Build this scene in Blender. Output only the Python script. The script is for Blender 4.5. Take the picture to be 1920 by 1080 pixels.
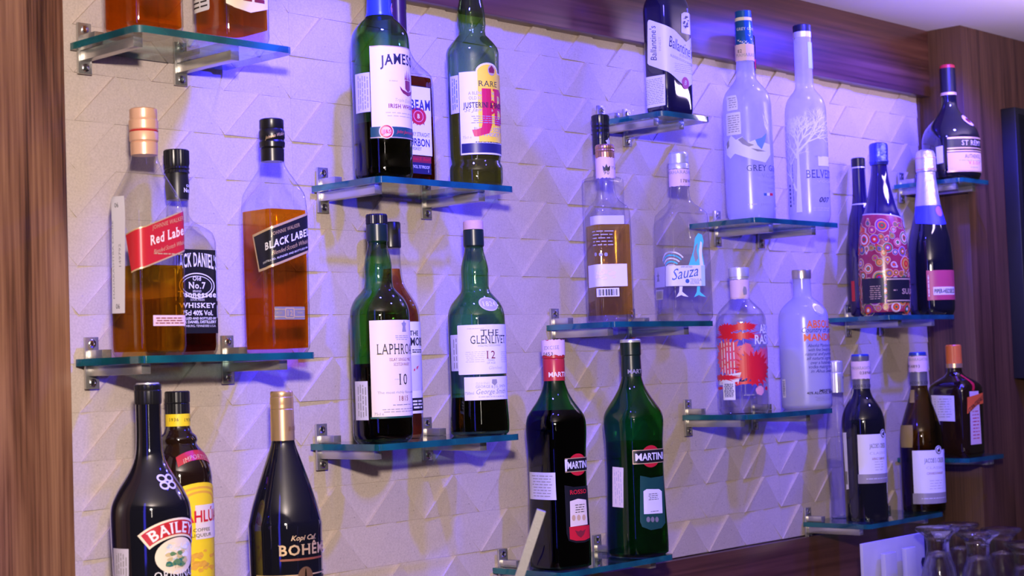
import bpy, bmesh, math, random
import numpy as np
from mathutils import Vector, Matrix

for _o in list(bpy.data.objects):
    bpy.data.objects.remove(_o, do_unlink=True)
SC = bpy.context.scene
COL = SC.collection
random.seed(7)
Z0 = 1.5                      # eye height; the wall plane lies 1.77 m in front of the lens

# ---------------------------------------------------------------- camera
FPX = 3129.17
YAW, PITCH, ROLL = 0.8179963, 0.0481892, -0.0351333
_f = np.array([math.sin(YAW) * math.cos(PITCH), math.cos(YAW) * math.cos(PITCH), math.sin(PITCH)])
_r0 = np.array([math.cos(YAW), -math.sin(YAW), 0.0])
_u0 = np.cross(_r0, _f)
_r = math.cos(ROLL) * _r0 + math.sin(ROLL) * _u0
_u = -math.sin(ROLL) * _r0 + math.cos(ROLL) * _u0
CAM = np.array([0.0, 0.0, Z0])
cam_d = bpy.data.cameras.new('camera')
cam_d.sensor_width = 36.0
cam_d.lens = FPX / 1920 * 36.0
cam_d.clip_start = 0.05
cam_d.dof.use_dof = True
cam_d.dof.focus_distance = 2.40
cam_d.dof.aperture_fstop = 9.0
cam = bpy.data.objects.new('camera', cam_d)
COL.objects.link(cam)
cam.matrix_world = Matrix(((_r[0], _u[0], -_f[0], 0), (_r[1], _u[1], -_f[1], 0), (_r[2], _u[2], -_f[2], Z0), (0, 0, 0, 1)))
SC.camera = cam

def ray(px):
    return (px[0] - 960) / FPX * _r + (540 - px[1]) / FPX * _u + _f
def at_y(px, y):
    d = ray(px); return CAM + d / d[1] * y
def proj(X):
    d = np.asarray(X, float) - CAM
    w = d @ _f
    return np.stack([960 + FPX * (d @ _r) / w, 540 - FPX * (d @ _u) / w], -1)

# ---------------------------------------------------------------- light and exposure
def aim(o, target):
    o.rotation_euler = (Vector(target) - o.location).to_track_quat('-Z', 'Y').to_euler()
def light(kind, name, loc, target, power, color, **kw):
    d = bpy.data.lights.new(name, kind); d.energy = power; d.color = color
    for k, v in kw.items(): setattr(d, k, v)
    o = bpy.data.objects.new(name, d); o.location = loc; COL.objects.link(o)
    aim(o, target)
    return o
W = bpy.data.worlds.new('world'); SC.world = W; W.use_nodes = True
W.node_tree.nodes['Background'].inputs[0].default_value = (0.34, 0.28, 0.33, 1)
W.node_tree.nodes['Background'].inputs[1].default_value = 0.07
# camera flash, held a little above the lens
light('AREA', 'flash_light', (0.02, -0.05, Z0 + 0.34), (2.05, 1.7, Z0 + 0.10), 50, (1.0, 0.84, 0.74), shape='RECTANGLE', size=0.10, size_y=0.07)
# blue-violet downlights in the ceiling along the wall
LED = [(1.42, 1.48, 0.30, 108, 56), (1.95, 1.50, 0.0, 150, 9), (2.50, 1.52, 0.05, 150, 26), (2.93, 1.47, -0.10, 150, 44)]   # x, y, sideways aim, cone, power
for lx, ly, ta, cone, pw in LED:
    light('SPOT', 'led_downlight', (lx, ly, Z0 + 0.66), (lx + ta, ly + 0.20, Z0 - 0.2), pw, (0.028, 0.022, 1.0),
          spot_size=math.radians(cone), spot_blend=0.35, shadow_soft_size=0.02)
# two unseen blue fill spots, added further out to tint the lower wall
light('SPOT', 'blue_fill_spot', (1.72, 1.02, Z0 + 0.66), (1.66, 1.77, Z0 - 0.22), 48, (0.028, 0.022, 1.0), spot_size=math.radians(62), spot_blend=0.7, shadow_soft_size=0.02)
light('SPOT', 'blue_fill_spot', (2.86, 1.02, Z0 + 0.66), (2.66, 1.77, Z0 - 0.20), 58, (0.028, 0.022, 1.0), spot_size=math.radians(66), spot_blend=0.7, shadow_soft_size=0.02)
# unseen lights added around the bar room for bottle reflections and ceiling fill
light('AREA', 'blue_streak_light', (0.25, 0.95, Z0 + 0.1), (1.7, 1.7, Z0 + 0.1), 2, (0.07, 0.06, 1.0), shape='RECTANGLE', size=0.12, size_y=1.0)  # unseen blue light at left, shaped tall for streaks on bottle edges
light('AREA', 'warm_streak_fill', (-0.55, -1.1, Z0 + 0.25), (1.9, 1.7, Z0 - 0.1), 4.0, (1.0, 0.86, 0.78), shape='RECTANGLE', size=0.09, size_y=0.9)  # added behind the camera for long bottle streaks and some warm fill
light('AREA', 'ceiling_fill', (2.95, 1.18, Z0 + 0.53), (3.0, 1.40, Z0 + 0.68), 3.6, (0.74, 0.56, 1.0), shape='RECTANGLE', size=0.7, size_y=0.05)  # added upward fill, out of view, that brightens the visible ceiling
SC.view_settings.view_transform = 'Standard'
SC.view_settings.look = 'None'
SC.view_settings.gamma = 1.0
SC.view_settings.use_curve_mapping = False
SC.view_settings.exposure = 0.0
SC.cycles.max_bounces = 14
SC.cycles.transmission_bounces = 12
SC.cycles.glossy_bounces = 4
SC.cycles.diffuse_bounces = 3
SC.cycles.transparent_max_bounces = 32
SC.cycles.caustics_reflective = False
SC.cycles.caustics_refractive = False
SC.cycles.use_denoising = True
SC.cycles.sample_clamp_indirect = 4.0

# ---------------------------------------------------------------- materials
MATS = {}
def newmat(name):
    m = bpy.data.materials.new(name); m.use_nodes = True
    nt = m.node_tree
    return m, nt, nt.nodes, nt.links
def pbr(name, col, rough=0.5, metal=0.0, bump=0.0, bscale=60, coat=0.0, vary=0.0, spec=0.5, trans=0.0, ior=1.45):
    if name in MATS: return MATS[name]
    m, nt, N, L = newmat(name)
    p = N['Principled BSDF']
    p.inputs['Base Color'].default_value = (*col, 1)
    p.inputs['Roughness'].default_value = rough
    p.inputs['Metallic'].default_value = metal
    p.inputs['Coat Weight'].default_value = coat
    p.inputs['Coat Roughness'].default_value = 0.05
    p.inputs['Specular IOR Level'].default_value = spec
    p.inputs['Transmission Weight'].default_value = trans
    p.inputs['IOR'].default_value = ior
    if bump or vary:
        tc = N.new('ShaderNodeTexCoord'); no = N.new('ShaderNodeTexNoise')
        no.inputs['Scale'].default_value = bscale; no.inputs['Detail'].default_value = 4
        L.new(tc.outputs['Object'], no.inputs['Vector'])
        if bump:
            b = N.new('ShaderNodeBump'); b.inputs['Strength'].default_value = bump; b.inputs['Distance'].default_value = 0.001
            L.new(no.outputs['Fac'], b.inputs['Height']); L.new(b.outputs['Normal'], p.inputs['Normal'])
        if vary:
            mx = N.new('ShaderNodeMix'); mx.data_type = 'RGBA'
            mx.inputs['A'].default_value = (*[c * (1 - vary) for c in col], 1)
            mx.inputs['B'].default_value = (*[min(1, c * (1 + vary)) for c in col], 1)
            L.new(no.outputs['Fac'], mx.inputs['Factor']); L.new(mx.outputs['Result'], p.inputs['Base Color'])
    MATS[name] = m
    return m
def thin_glass(name, face, edge, rough=0.01, power=1.6, refl=1.0):
    """bottle or shelf glass: clear through the wall, longer coloured path at grazing angles, Fresnel reflection"""
    if name in MATS: return MATS[name]
    m, nt, N, L = newmat(name)
    N.remove(N['Principled BSDF'])
    lw = N.new('ShaderNodeLayerWeight'); lw.inputs['Blend'].default_value = 0.5
    pw = N.new('ShaderNodeMath'); pw.operation = 'POWER'; pw.inputs[1].default_value = power
    L.new(lw.outputs['Facing'], pw.inputs[0])
    mx = N.new('ShaderNodeMix'); mx.data_type = 'RGBA'
    mx.inputs['A'].default_value = (*face, 1); mx.inputs['B'].default_value = (*edge, 1)
    L.new(pw.outputs[0], mx.inputs['Factor'])
    tr = N.new('ShaderNodeBsdfTransparent'); L.new(mx.outputs['Result'], tr.inputs['Color'])
    gl = N.new('ShaderNodeBsdfGlossy'); gl.inputs['Roughness'].default_value = rough
    gl.inputs['Color'].default_value = (refl, refl, refl, 1)
    fr = N.new('ShaderNodeFresnel')
    ge = N.new('ShaderNodeNewGeometry'); ir = N.new('ShaderNodeMapRange')      # the wall is thin: the same reflectance from either side
    ir.inputs['To Min'].default_value = 1.5; ir.inputs['To Max'].default_value = 1 / 1.5
    L.new(ge.outputs['Backfacing'], ir.inputs['Value']); L.new(ir.outputs[0], fr.inputs['IOR'])
    ms = N.new('ShaderNodeMixShader')
    L.new(fr.outputs[0], ms.inputs[0]); L.new(tr.outputs[0], ms.inputs[1]); L.new(gl.outputs[0], ms.inputs[2])
    L.new(ms.outputs[0], N['Material Output'].inputs['Surface'])
    MATS[name] = m
    return m
def frosted(name, col, clear=0.35, rough=0.3):
    if name in MATS: return MATS[name]
    m, nt, N, L = newmat(name)
    N.remove(N['Principled BSDF'])
    di = N.new('ShaderNodeBsdfDiffuse'); di.inputs['Color'].default_value = (*col, 1)
    tl = N.new('ShaderNodeBsdfTranslucent'); tl.inputs['Color'].default_value = (*col, 1)
    tr = N.new('ShaderNodeBsdfTransparent'); tr.inputs['Color'].default_value = (0.94, 0.95, 0.98, 1)
    gl = N.new('ShaderNodeBsdfGlossy'); gl.inputs['Roughness'].default_value = rough
    a = N.new('ShaderNodeMixShader'); a.inputs[0].default_value = 0.42
    L.new(di.outputs[0], a.inputs[1]); L.new(tl.outputs[0], a.inputs[2])
    b = N.new('ShaderNodeMixShader'); b.inputs[0].default_value = clear
    L.new(a.outputs[0], b.inputs[1]); L.new(tr.outputs[0], b.inputs[2])
    c = N.new('ShaderNodeMixShader'); fr = N.new('ShaderNodeFresnel')
    ge = N.new('ShaderNodeNewGeometry'); ir = N.new('ShaderNodeMapRange')
    ir.inputs['To Min'].default_value = 1.45; ir.inputs['To Max'].default_value = 1 / 1.45
    L.new(ge.outputs['Backfacing'], ir.inputs['Value']); L.new(ir.outputs[0], fr.inputs['IOR'])
    L.new(fr.outputs[0], c.inputs[0]); L.new(b.outputs[0], c.inputs[1]); L.new(gl.outputs[0], c.inputs[2])
    L.new(c.outputs[0], N['Material Output'].inputs['Surface'])
    MATS[name] = m
    return m
def liquid(name, col, clear=0.6, ior=1.33):
    """tinted liquid: most light goes straight through the thin lens it forms, the rest bends"""
    if name in MATS: return MATS[name]
    m, nt, N, L = newmat(name)
    N.remove(N['Principled BSDF'])
    tr = N.new('ShaderNodeBsdfTransparent'); tr.inputs['Color'].default_value = (*col, 1)
    gl = N.new('ShaderNodeBsdfGlass'); gl.inputs['Color'].default_value = (*col, 1); gl.inputs['IOR'].default_value = ior; gl.inputs['Roughness'].default_value = 0.0
    ms = N.new('ShaderNodeMixShader'); ms.inputs[0].default_value = clear
    L.new(gl.outputs[0], ms.inputs[1]); L.new(tr.outputs[0], ms.inputs[2]); L.new(ms.outputs[0], N['Material Output'].inputs['Surface'])
    MATS[name] = m
    return m
def wood(name, dark, mid, lite, axis, scale=1.0, rough=0.35, coat=0.15):
    if name in MATS: return MATS[name]
    m, nt, N, L = newmat(name)
    p = N['Principled BSDF']; p.inputs['Roughness'].default_value = rough
    p.inputs['Coat Weight'].default_value = coat; p.inputs['Coat Roughness'].default_value = 0.25
    tc = N.new('ShaderNodeTexCoord'); mp = N.new('ShaderNodeMapping')
    sv = [9.0 * scale] * 3; sv[axis] = 0.75 * scale
    mp.inputs['Scale'].default_value = sv
    L.new(tc.outputs['Object'], mp.inputs['Vector'])
    n1 = N.new('ShaderNodeTexNoise'); n1.inputs['Scale'].default_value = 1.6; n1.inputs['Detail'].default_value = 5; n1.inputs['Distortion'].default_value = 0.9
    L.new(mp.outputs[0], n1.inputs['Vector'])
    mp2 = N.new('ShaderNodeMapping'); sv2 = [150.0 * scale] * 3; sv2[axis] = 2.2 * scale
    mp2.inputs['Scale'].default_value = sv2; L.new(tc.outputs['Object'], mp2.inputs['Vector'])
    n2 = N.new('ShaderNodeTexNoise'); n2.inputs['Scale'].default_value = 1.2; n2.inputs['Detail'].default_value = 6
    L.new(mp2.outputs[0], n2.inputs['Vector'])
    ad = N.new('ShaderNodeMath'); ad.operation = 'MULTIPLY_ADD'; ad.inputs[1].default_value = 0.46
    L.new(n2.outputs['Fac'], ad.inputs[0])
    mu = N.new('ShaderNodeMath'); mu.operation = 'MULTIPLY'; mu.inputs[1].default_value = 0.58
    L.new(n1.outputs['Fac'], mu.inputs[0]); L.new(mu.outputs[0], ad.inputs[2])
    cr = N.new('ShaderNodeValToRGB')
    e = cr.color_ramp.elements
    e[0].position = 0.38; e[0].color = (*dark, 1); e[1].position = 0.66; e[1].color = (*lite, 1)
    k = cr.color_ramp.elements.new(0.50); k.color = (*mid, 1)
    L.new(ad.outputs[0], cr.inputs[0]); L.new(cr.outputs[0], p.inputs['Base Color'])
    b = N.new('ShaderNodeBump'); b.inputs['Strength'].default_value = 0.12; b.inputs['Distance'].default_value = 0.0006
    L.new(n2.outputs['Fac'], b.inputs['Height']); L.new(b.outputs['Normal'], p.inputs['Normal'])
    MATS[name] = m
    return m

# ---------------------------------------------------------------- object helpers
def obj(name, me, mat=None, parent=None, loc=None):
    o = bpy.data.objects.new(name, me); COL.objects.link(o)
    if mat is not None and not me.materials:
        for mm in (mat if isinstance(mat, (list, tuple)) else [mat]): me.materials.append(mm)
    if parent is not None: o.parent = parent
    if loc is not None: o.location = loc
    return o
def mesh(name, V, F, smooth=False, angle=None):
    me = bpy.data.meshes.new(name); me.from_pydata([tuple(map(float, v)) for v in V], [], [tuple(int(i) for i in f) for f in F])
    me.update()
    if smooth or angle is not None:
        me.polygons.foreach_set('use_smooth', [True] * len(me.polygons))
        if angle is not None: me.set_sharp_from_angle(angle=math.radians(angle))
    return me
def empty(name, loc, rotz=0.0):
    o = bpy.data.objects.new(name, None); o.location = loc; o.rotation_euler = (0, 0, rotz)
    o.empty_display_size = 0.05; COL.objects.link(o); return o
def tag(o, label, cat, group=None):
    o['label'] = label; o['category'] = cat
    if group: o['group'] = group
    return o
def struct(o): o['kind'] = 'structure'; return o
class MB:
    """collects boxes, prisms and lathes into one mesh"""
    def __init__(s): s.V = []; s.F = []
    def box(s, x0, x1, y0, y1, z0, z1):
        n = len(s.V)
        s.V += [(x, y, z) for z in (z0, z1) for y in (y0, y1) for x in (x0, x1)]
        s.F += [tuple(n + i for i in f) for f in ((0, 2, 3, 1), (4, 5, 7, 6), (0, 1, 5, 4), (2, 6, 7, 3), (0, 4, 6, 2), (1, 3, 7, 5))]
        return s
    def prism(s, poly, z0, z1):
        n = len(s.V); k = len(poly)
        s.V += [(x, y, z0) for x, y in poly] + [(x, y, z1) for x, y in poly]
        s.F += [tuple(n + i for i in reversed(range(k))), tuple(n + k + i for i in range(k))]
        s.F += [(n + i, n + (i + 1) % k, n + k + (i + 1) % k, n + k + i) for i in range(k)]
        return s
    def lathe(s, prof, seg=24, c=(0, 0, 0), close=True):
        n = len(s.V)
        for z, r in prof:
            s.V += [(c[0] + r * math.cos(2 * math.pi * i / seg), c[1] + r * math.sin(2 * math.pi * i / seg), c[2] + z) for i in range(seg)]
        for j in range(len(prof) - 1):
            s.F += [(n + j * seg + i, n + j * seg + (i + 1) % seg, n + (j + 1) * seg + (i + 1) % seg, n + (j + 1) * seg + i) for i in range(seg)]
        if close:
            s.F += [tuple(n + i for i in reversed(range(seg))), tuple(n + (len(prof) - 1) * seg + i for i in range(seg))]
        return s
    def me(s, name, angle=None, bevel=0):
        m = mesh(name, s.V, s.F)
        if bevel:
            bm = bmesh.new(); bm.from_mesh(m)
            bmesh.ops.bevel(bm, geom=bm.edges[:], offset=bevel, segments=2, affect='EDGES', profile=0.5)
            bm.to_mesh(m); bm.free()
        if angle is not None or bevel:
            m.polygons.foreach_set('use_smooth', [True] * len(m.polygons)); m.set_sharp_from_angle(angle=math.radians(angle or 35))
        return m

# ---------------------------------------------------------------- the setting
YW = 1.77                                   # face of the tiled wall
LX0, LA, LZ0, LH = 1.51427, 0.113538, 0.38062, 0.059344   # lattice of the relief tiles
XP, YP, ZC = 3.170, 1.664, 0.682            # right pilaster side, its front, ceiling height (from eye level)
M_walnut_v = wood('walnut_vertical', (0.042, 0.016, 0.009), (0.165, 0.072, 0.042), (0.30, 0.150, 0.085), 2, 1.7, coat=0.04)
M_walnut_h = wood('walnut_horizontal', (0.040, 0.015, 0.010), (0.095, 0.034, 0.022), (0.17, 0.068, 0.042), 0, 0.7)
M_walnut_d = wood('walnut_pilaster', (0.030, 0.013, 0.009), (0.072, 0.032, 0.021), (0.115, 0.054, 0.034), 2, 1.6, rough=0.45, coat=0.05)
M_ceiling = pbr('ceiling_paint', (0.92, 0.88, 0.90), 0.7, bump=0.1, bscale=40)
M_floor = pbr('floor_vinyl', (0.10, 0.07, 0.055), 0.4, vary=0.2, bscale=8)

def tile_material():
    m, nt, N, L = newmat('pearl_tile')
    p = N['Principled BSDF']
    tc = N.new('ShaderNodeTexCoord')
    n = N.new('ShaderNodeTexNoise'); n.inputs['Scale'].default_value = 420; n.inputs['Detail'].default_value = 3
    L.new(tc.outputs['Object'], n.inputs['Vector'])
    cr = N.new('ShaderNodeValToRGB'); e = cr.color_ramp.elements
    e[0].position = 0.3; e[0].color = (0.52, 0.43, 0.375, 1); e[1].position = 0.7; e[1].color = (0.62, 0.52, 0.46, 1)
    L.new(n.outputs['Fac'], cr.inputs[0]); L.new(cr.outputs[0], p.inputs['Base Color'])
    # tiny mica flecks: a few cells turn mirror-like with random tilt
    v = N.new('ShaderNodeTexVoronoi'); v.inputs['Scale'].default_value = 520
    L.new(tc.outputs['Object'], v.inputs['Vector'])
    sp = N.new('ShaderNodeSeparateColor'); L.new(v.outputs['Color'], sp.inputs[0])
    gt = N.new('ShaderNodeMath'); gt.operation = 'GREATER_THAN'; gt.inputs[1].default_value = 0.985
    L.new(sp.outputs[0], gt.inputs[0])
    mr = N.new('ShaderNodeMapRange'); mr.inputs['To Min'].default_value = 0.42; mr.inputs['To Max'].default_value = 0.22
    L.new(gt.outputs[0], mr.inputs['Value']); L.new(mr.outputs[0], p.inputs['Roughness'])
    vm = N.new('ShaderNodeVectorMath'); vm.operation = 'SUBTRACT'; vm.inputs[1].default_value = (0.5, 0.5, 0.5)
    L.new(v.outputs['Color'], vm.inputs[0])
    vs = N.new('ShaderNodeVectorMath'); vs.operation = 'SCALE'; L.new(vm.outputs[0], vs.inputs[0])
    ms = N.new('ShaderNodeMath'); ms.operation = 'MULTIPLY'; ms.inputs[1].default_value = 0.35
    L.new(gt.outputs[0], ms.inputs[0]); L.new(ms.outputs[0], vs.inputs['Scale'])
    ge = N.new('ShaderNodeNewGeometry')
    va = N.new('ShaderNodeVectorMath'); va.operation = 'ADD'; L.new(ge.outputs['Normal'], va.inputs[0]); L.new(vs.outputs[0], va.inputs[1])
    vn = N.new('ShaderNodeVectorMath'); vn.operation = 'NORMALIZE'; L.new(va.outputs[0], vn.inputs[0])
    L.new(vn.outputs[0], p.inputs['Normal'])
    mm = N.new('ShaderNodeMath'); mm.operation = 'MULTIPLY'; mm.inputs[1].default_value = 0.0
    L.new(gt.outputs[0], mm.inputs[0]); L.new(mm.outputs[0], p.inputs['Metallic'])
    p.inputs['Specular IOR Level'].default_value = 0.5
    return m
M_tile = tile_material()

# wall body behind the tiles
wall = struct(obj('wall_back', MB().box(0.5, 4.4, YW + 0.004, YW + 0.12, 0.0, Z0 + 0.9).me('wall_back'), pbr('grout', (0.42, 0.37, 0.33), 0.8, bump=0.2)))
# relief facets, one object each; alike facets share their mesh
BACK = 0.0045
def facet_mesh(kind, var):
    g = 0.00015
    rnd = random.Random(kind + str(var))
    if kind == 'up':      # apex stands proud, base nearly flush
        P = [(-LA / 2 + g, -LH), (LA / 2 - g, -LH), (0, -g)]
        hgt = [rnd.uniform(0.0026, 0.0042), rnd.uniform(0.0003, 0.0010), rnd.uniform(0.0074, 0.0100)]
        if var % 4 == 3: hgt = [0.0012, 0.0016, 0.0014 + 0.0006 * rnd.random()]
    elif kind == 'down':
        P = [(-LA / 2 + g, -g), (0, -LH), (LA / 2 - g, -g)]
        hgt = [rnd.uniform(0.0002, 0.0008), rnd.uniform(0.0005, 0.0024), rnd.uniform(0.0020, 0.0036)]
        if var % 4 == 3: hgt = [0.0005, 0.0009, 0.0005]
    elif kind == 'half_left':
        P = [(-LA / 2 + g, -g), (-g, -LH), (-g, -g)]; hgt = [0.0006, 0.0026, 0.0010]
    else:
        P = [(g, -g), (g, -LH), (LA / 2 - g, -g)]; hgt = [0.0010, 0.0026, 0.0006]
    V = [(x, -hh, z) for (x, z), hh in zip(P, hgt)] + [(x, BACK, z) for x, z in P]
    F = [(0, 1, 2), (5, 4, 3), (0, 3, 4, 1), (1, 4, 5, 2), (2, 5, 3, 0)]
    me = mesh('facet_' + kind, V, F); me.materials.append(M_tile)
    return me
NV = 8
FM = {k: [facet_mesh(k, i) for i in range(NV)] for k in ('up', 'down', 'half_left', 'half_right')}
facets = []
for j in range(-3, 12):
    for k in range(-4, 15):
        facets.append(('up', k, j))
        if k == 14 or (k + 1) % 5 == 0 and k != 14:
            facets.append(('half_left', k + 0.5, j))
            if k != 14: facets.append(('half_right', k + 0.5, j))
        else:
            facets.append(('down', k + 0.5, j))
facets.sort(key=lambda f: (f[1], f[2]))
V, F = [], []
rf = random.Random(3)
for i, (kind, k, j) in enumerate(facets):
    me = FM[kind][rf.randrange(NV)]
    loc = (LX0 + LA * k, YW, Z0 + LZ0 - LH * j)
    if i < 300:
        obj('tile_facet', me, None, wall, loc)
    else:
        n = len(V)
        V += [(v.co.x + loc[0], v.co.y + loc[1], v.co.z + loc[2]) for v in me.vertices]
        F += [tuple(n + q for q in p.vertices) for p in me.polygons]
far = obj('far_tile_facets', mesh('far_tile_facets', V, F), M_tile, wall)
far['kind'] = 'stuff'

struct(obj('trim_1', MB().box(0.50, XP, 1.74, YW + 0.004, Z0 + 0.5417, Z0 + ZC).me('beam', bevel=0.0008), M_walnut_h))                 # beam above the tiles
struct(obj('trim_2', MB().box(1.03, XP, 1.752, YW + 0.004, Z0 - 0.60, Z0 - 0.3335).me('lower_board', bevel=0.0008), M_walnut_h))       # board below the tiles
struct(obj('trim_3', MB().box(3.1615, XP, 1.762, YW + 0.004, Z0 - 0.3335, Z0 + 0.5417).me('edge_strip'), M_walnut_d))
struct(obj('wall_left', MB().box(0.45, 1.0622, 1.70, YW + 0.12, 0.0, Z0 + ZC).me('left_column', bevel=0.001), M_walnut_v))
struct(obj('wall_right', MB().box(XP, 4.4, YP, YW + 0.12, 0.0, Z0 + ZC).me('pilaster', bevel=0.001), M_walnut_d))
struct(obj('ceiling', MB().box(-2.6, 4.4, -2.6, YW + 0.12, Z0 + ZC, Z0 + ZC + 0.08).me('ceiling'), M_ceiling))
struct(obj('floor', MB().box(-2.6, 4.4, -2.6, YW + 0.12, -0.08, 0.0).me('floor'), M_floor))

# ---------------------------------------------------------------- glass shelves on clamp brackets
M_plate = thin_glass('shelf_glass', (0.90, 0.965, 0.945), (0.45, 0.72, 0.70), power=3.0)
def edge_glass():
    m, nt, N, L = newmat('shelf_glass_edge')
    p = N['Principled BSDF']
    tc = N.new('ShaderNodeTexCoord'); n = N.new('ShaderNodeTexNoise'); n.inputs['Scale'].default_value = 14
    L.new(tc.outputs['Object'], n.inputs['Vector'])
    cr = N.new('ShaderNodeValToRGB'); e = cr.color_ramp.elements
    e[0].position = 0.35; e[0].color = (0.006, 0.060, 0.085, 1); e[1].position = 0.68; e[1].color = (0.010, 0.19, 0.20, 1)
    L.new(n.outputs['Fac'], cr.inputs[0]); L.new(cr.outputs[0], p.inputs['Base Color'])
    p.inputs['Roughness'].default_value = 0.08
    p.inputs['Transmission Weight'].default_value = 0.35
    p.inputs['Coat Weight'].default_value = 0.6
    return m
M_pedge = edge_glass()
M_steel = pbr('bracket_steel', (0.50, 0.48, 0.44), 0.26, metal=0.75, bump=0.05, bscale=200)
M_screw = pbr('screw_steel', (0.72, 0.70, 0.66), 0.18, metal=1.0)
TH = 0.0085
def shelf_mesh(w, d):
    r = 0.012
    pts = [(0, 0)]
    for c, a0 in (((r, -d + r), 180), ((w - r, -d + r), 270)):
        pts += [(c[0] + r * math.cos(math.radians(a0 + q)), c[1] + r * math.sin(math.radians(a0 + q))) for q in range(0, 91, 18)]
    pts += [(w, 0)]
    m = MB().prism(pts, -TH, 0).me('glass_plate', angle=30)
    m.materials.append(M_plate); m.materials.append(M_pedge)
    for p in m.polygons: p.material_index = 0 if abs(p.normal.z) > 0.9 else 1
    return m
def bracket(par, x, d, first=[]):
    # wall plate, long arm under the glass, short arm above it
    b = MB()
    b.box(x - 0.0095, x + 0.0095, -0.004, 0.0, -0.0365, 0.0265)
    b.box(x - 0.0065, x + 0.0065, -(d - 0.024), -0.004, -TH - 0.0125, -TH - 0.0002)
    b.box(x - 0.0065, x + 0.0065, -0.036, -0.004, 0.0002, 0.0105)
    o = obj('bracket', b.me('bracket', bevel=0.0006), M_steel, par)
    for z in (0.0185, -0.0290):
        s = MB(); n = 18
        prof = [(0.0, 0.0052), (0.0014, 0.0050), (0.0024, 0.0036), (0.0024, 0.0024), (0.0012, 0.0022)]
        s.lathe(prof, n, close=False); k = len(prof); s.F.append(tuple((k - 1) * n + i for i in range(n)))
        V = [(vx + x, -0.004 - vz, vy + z) for vx, vy, vz in s.V]
        obj('screw', mesh('screw', V, [tuple(reversed(f)) for f in s.F], angle=40), M_screw, o)
SHELF = {}
def shelf(key, xl, xr, yf, z, label, brx):
    e = empty('glass_shelf', (xl, YW - 0.0075, Z0 + z))
    d = (YW - 0.0075) - yf
    obj('glass_plate', shelf_mesh(xr - xl, d), None, e)
    for px in brx:
        bx = at_y(px, YW - 0.010)[0] - xl
        bracket(e, min(max(bx, 0.012), xr - xl - 0.012), d)
    tag(e, label, 'shelf', 'glass shelves on the tiled wall')
    SHELF[key] = (z, yf)
shelf('S1', 1.110, 1.345, 1.622, 0.4145, 'glass shelf at the top left beside the walnut column, under two cut off amber decanters', [(158, 90), (338, 110)])
shelf('S2', 1.108, 1.369, 1.622, 0.0295, 'glass shelf holding the red label and black label square whisky bottles', [(172, 680), (427, 680)])
shelf('S3', 1.485, 1.747, 1.622, 0.2604, 'glass shelf under the cream labelled green bottle and the yellow labelled green bottle', [(605, 350), (799, 370)])
shelf('S4', 1.470, 1.741, 1.622, -0.0928, 'glass shelf carrying the two green single malt bottles', [(603, 830), (801, 830)])
shelf('S5', 1.958, 2.215, 1.622, 0.0661, 'glass shelf carrying three clear square tequila bottles', [(1040, 600), (1184, 610)])
shelf('S6', 2.097, 2.226, 1.622, 0.4020, 'short glass shelf under the navy square whisky bottle', [(1121, 220), (1176, 240)])
shelf('S7', 2.341, 2.605, 1.622, 0.2415, 'glass shelf under the two tall frosted vodka bottles', [(1345, 420), (1427, 440)])
shelf('S8', 2.299, 2.560, 1.622, -0.0904, 'glass shelf under the clear red splashed bottle and the frosted orange lettered bottle', [(1290, 770), (1415, 780)])
shelf('S9', 2.767, 3.017, 1.622, 0.0755, 'glass shelf under the paisley wrapped sparkling wine bottle', [(1590, 600), (1654, 610)])
shelf('S10', 3.042, 3.165, 1.610, 0.3500, 'short glass shelf high up by the right pilaster under the brandy bottle', [(1690, 345), (1722, 350)])
shelf('S11', 2.656, 2.935, 1.622, -0.3060, 'glass shelf under the two wine bottles, just above the lower walnut board', [(1515, 970), (1640, 965)])
shelf('S12', 3.006, 3.165, 1.606, -0.2080, 'short glass shelf by the right pilaster under the orange capped dark square bottle', [(1745, 850), (1770, 850)])
shelf('S13', 1.817, 2.084, 1.622, -0.2985, 'glass shelf at the bottom centre under the two vermouth bottles', [(943, 1050), (1120, 1030)])
shelf('S14', 1.108, 1.380, 1.600, -0.3380, 'glass shelf at the lower left under the cream liqueur and coffee liqueur bottles', [(172, 1200), (427, 1190)])

# ---------------------------------------------------------------- lettering
CHARS = "ABCDEFGHIJKLMNOPQRSTUVWXYZabcdefghijklmnopqrstuvwxyz0123456789&'.-%/°ÊÚÉ,"
def glyph_cache(bold):
    """outline of every character once, in units of the capital height, with its advance width"""
    tmp = []
    def add(s):
        c = bpy.data.curves.new('glyph', 'FONT'); c.body = s; c.size = 1.0; c.resolution_u = 2; c.fill_mode = 'FRONT'
        if bold: c.offset = 0.022
        o = bpy.data.objects.new('glyph', c); COL.objects.link(o); tmp.append((o, c)); return o
    objs = {ch: (add(ch), add('H' + ch + 'H')) for ch in CHARS}
    hh = add('HH'); H = add('H')
    dg = bpy.context.evaluated_depsgraph_get(); dg.update()
    def get(o):
        me = o.evaluated_get(dg).to_mesh()
        V = np.array([v.co[:2] for v in me.vertices]).reshape(-1, 2); F = [tuple(p.vertices) for p in me.polygons]
        o.evaluated_get(dg).to_mesh_clear()
        return V, F
    Hv, _ = get(H); cap = Hv[:, 1].max(); hhw = np.ptp(get(hh)[0][:, 0]); stem0 = Hv[:, 0].min()
    G = {}
    for ch, (o1, o2) in objs.items():
        V, F = get(o1); adv = (np.ptp(get(o2)[0][:, 0]) - hhw) / cap
        G[ch] = (V / cap if len(V) else V, F, adv)
    G[' '] = (np.zeros((0, 2)), [], 0.38)
    for o, c in tmp:
        bpy.data.objects.remove(o); bpy.data.curves.remove(c)
    return G
GLYPH = {False: glyph_cache(False), True: glyph_cache(True)}
STEMS = set("AFHIKLMNPRTVWXYEBDrnmhlikftdpb1E4É")
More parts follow.
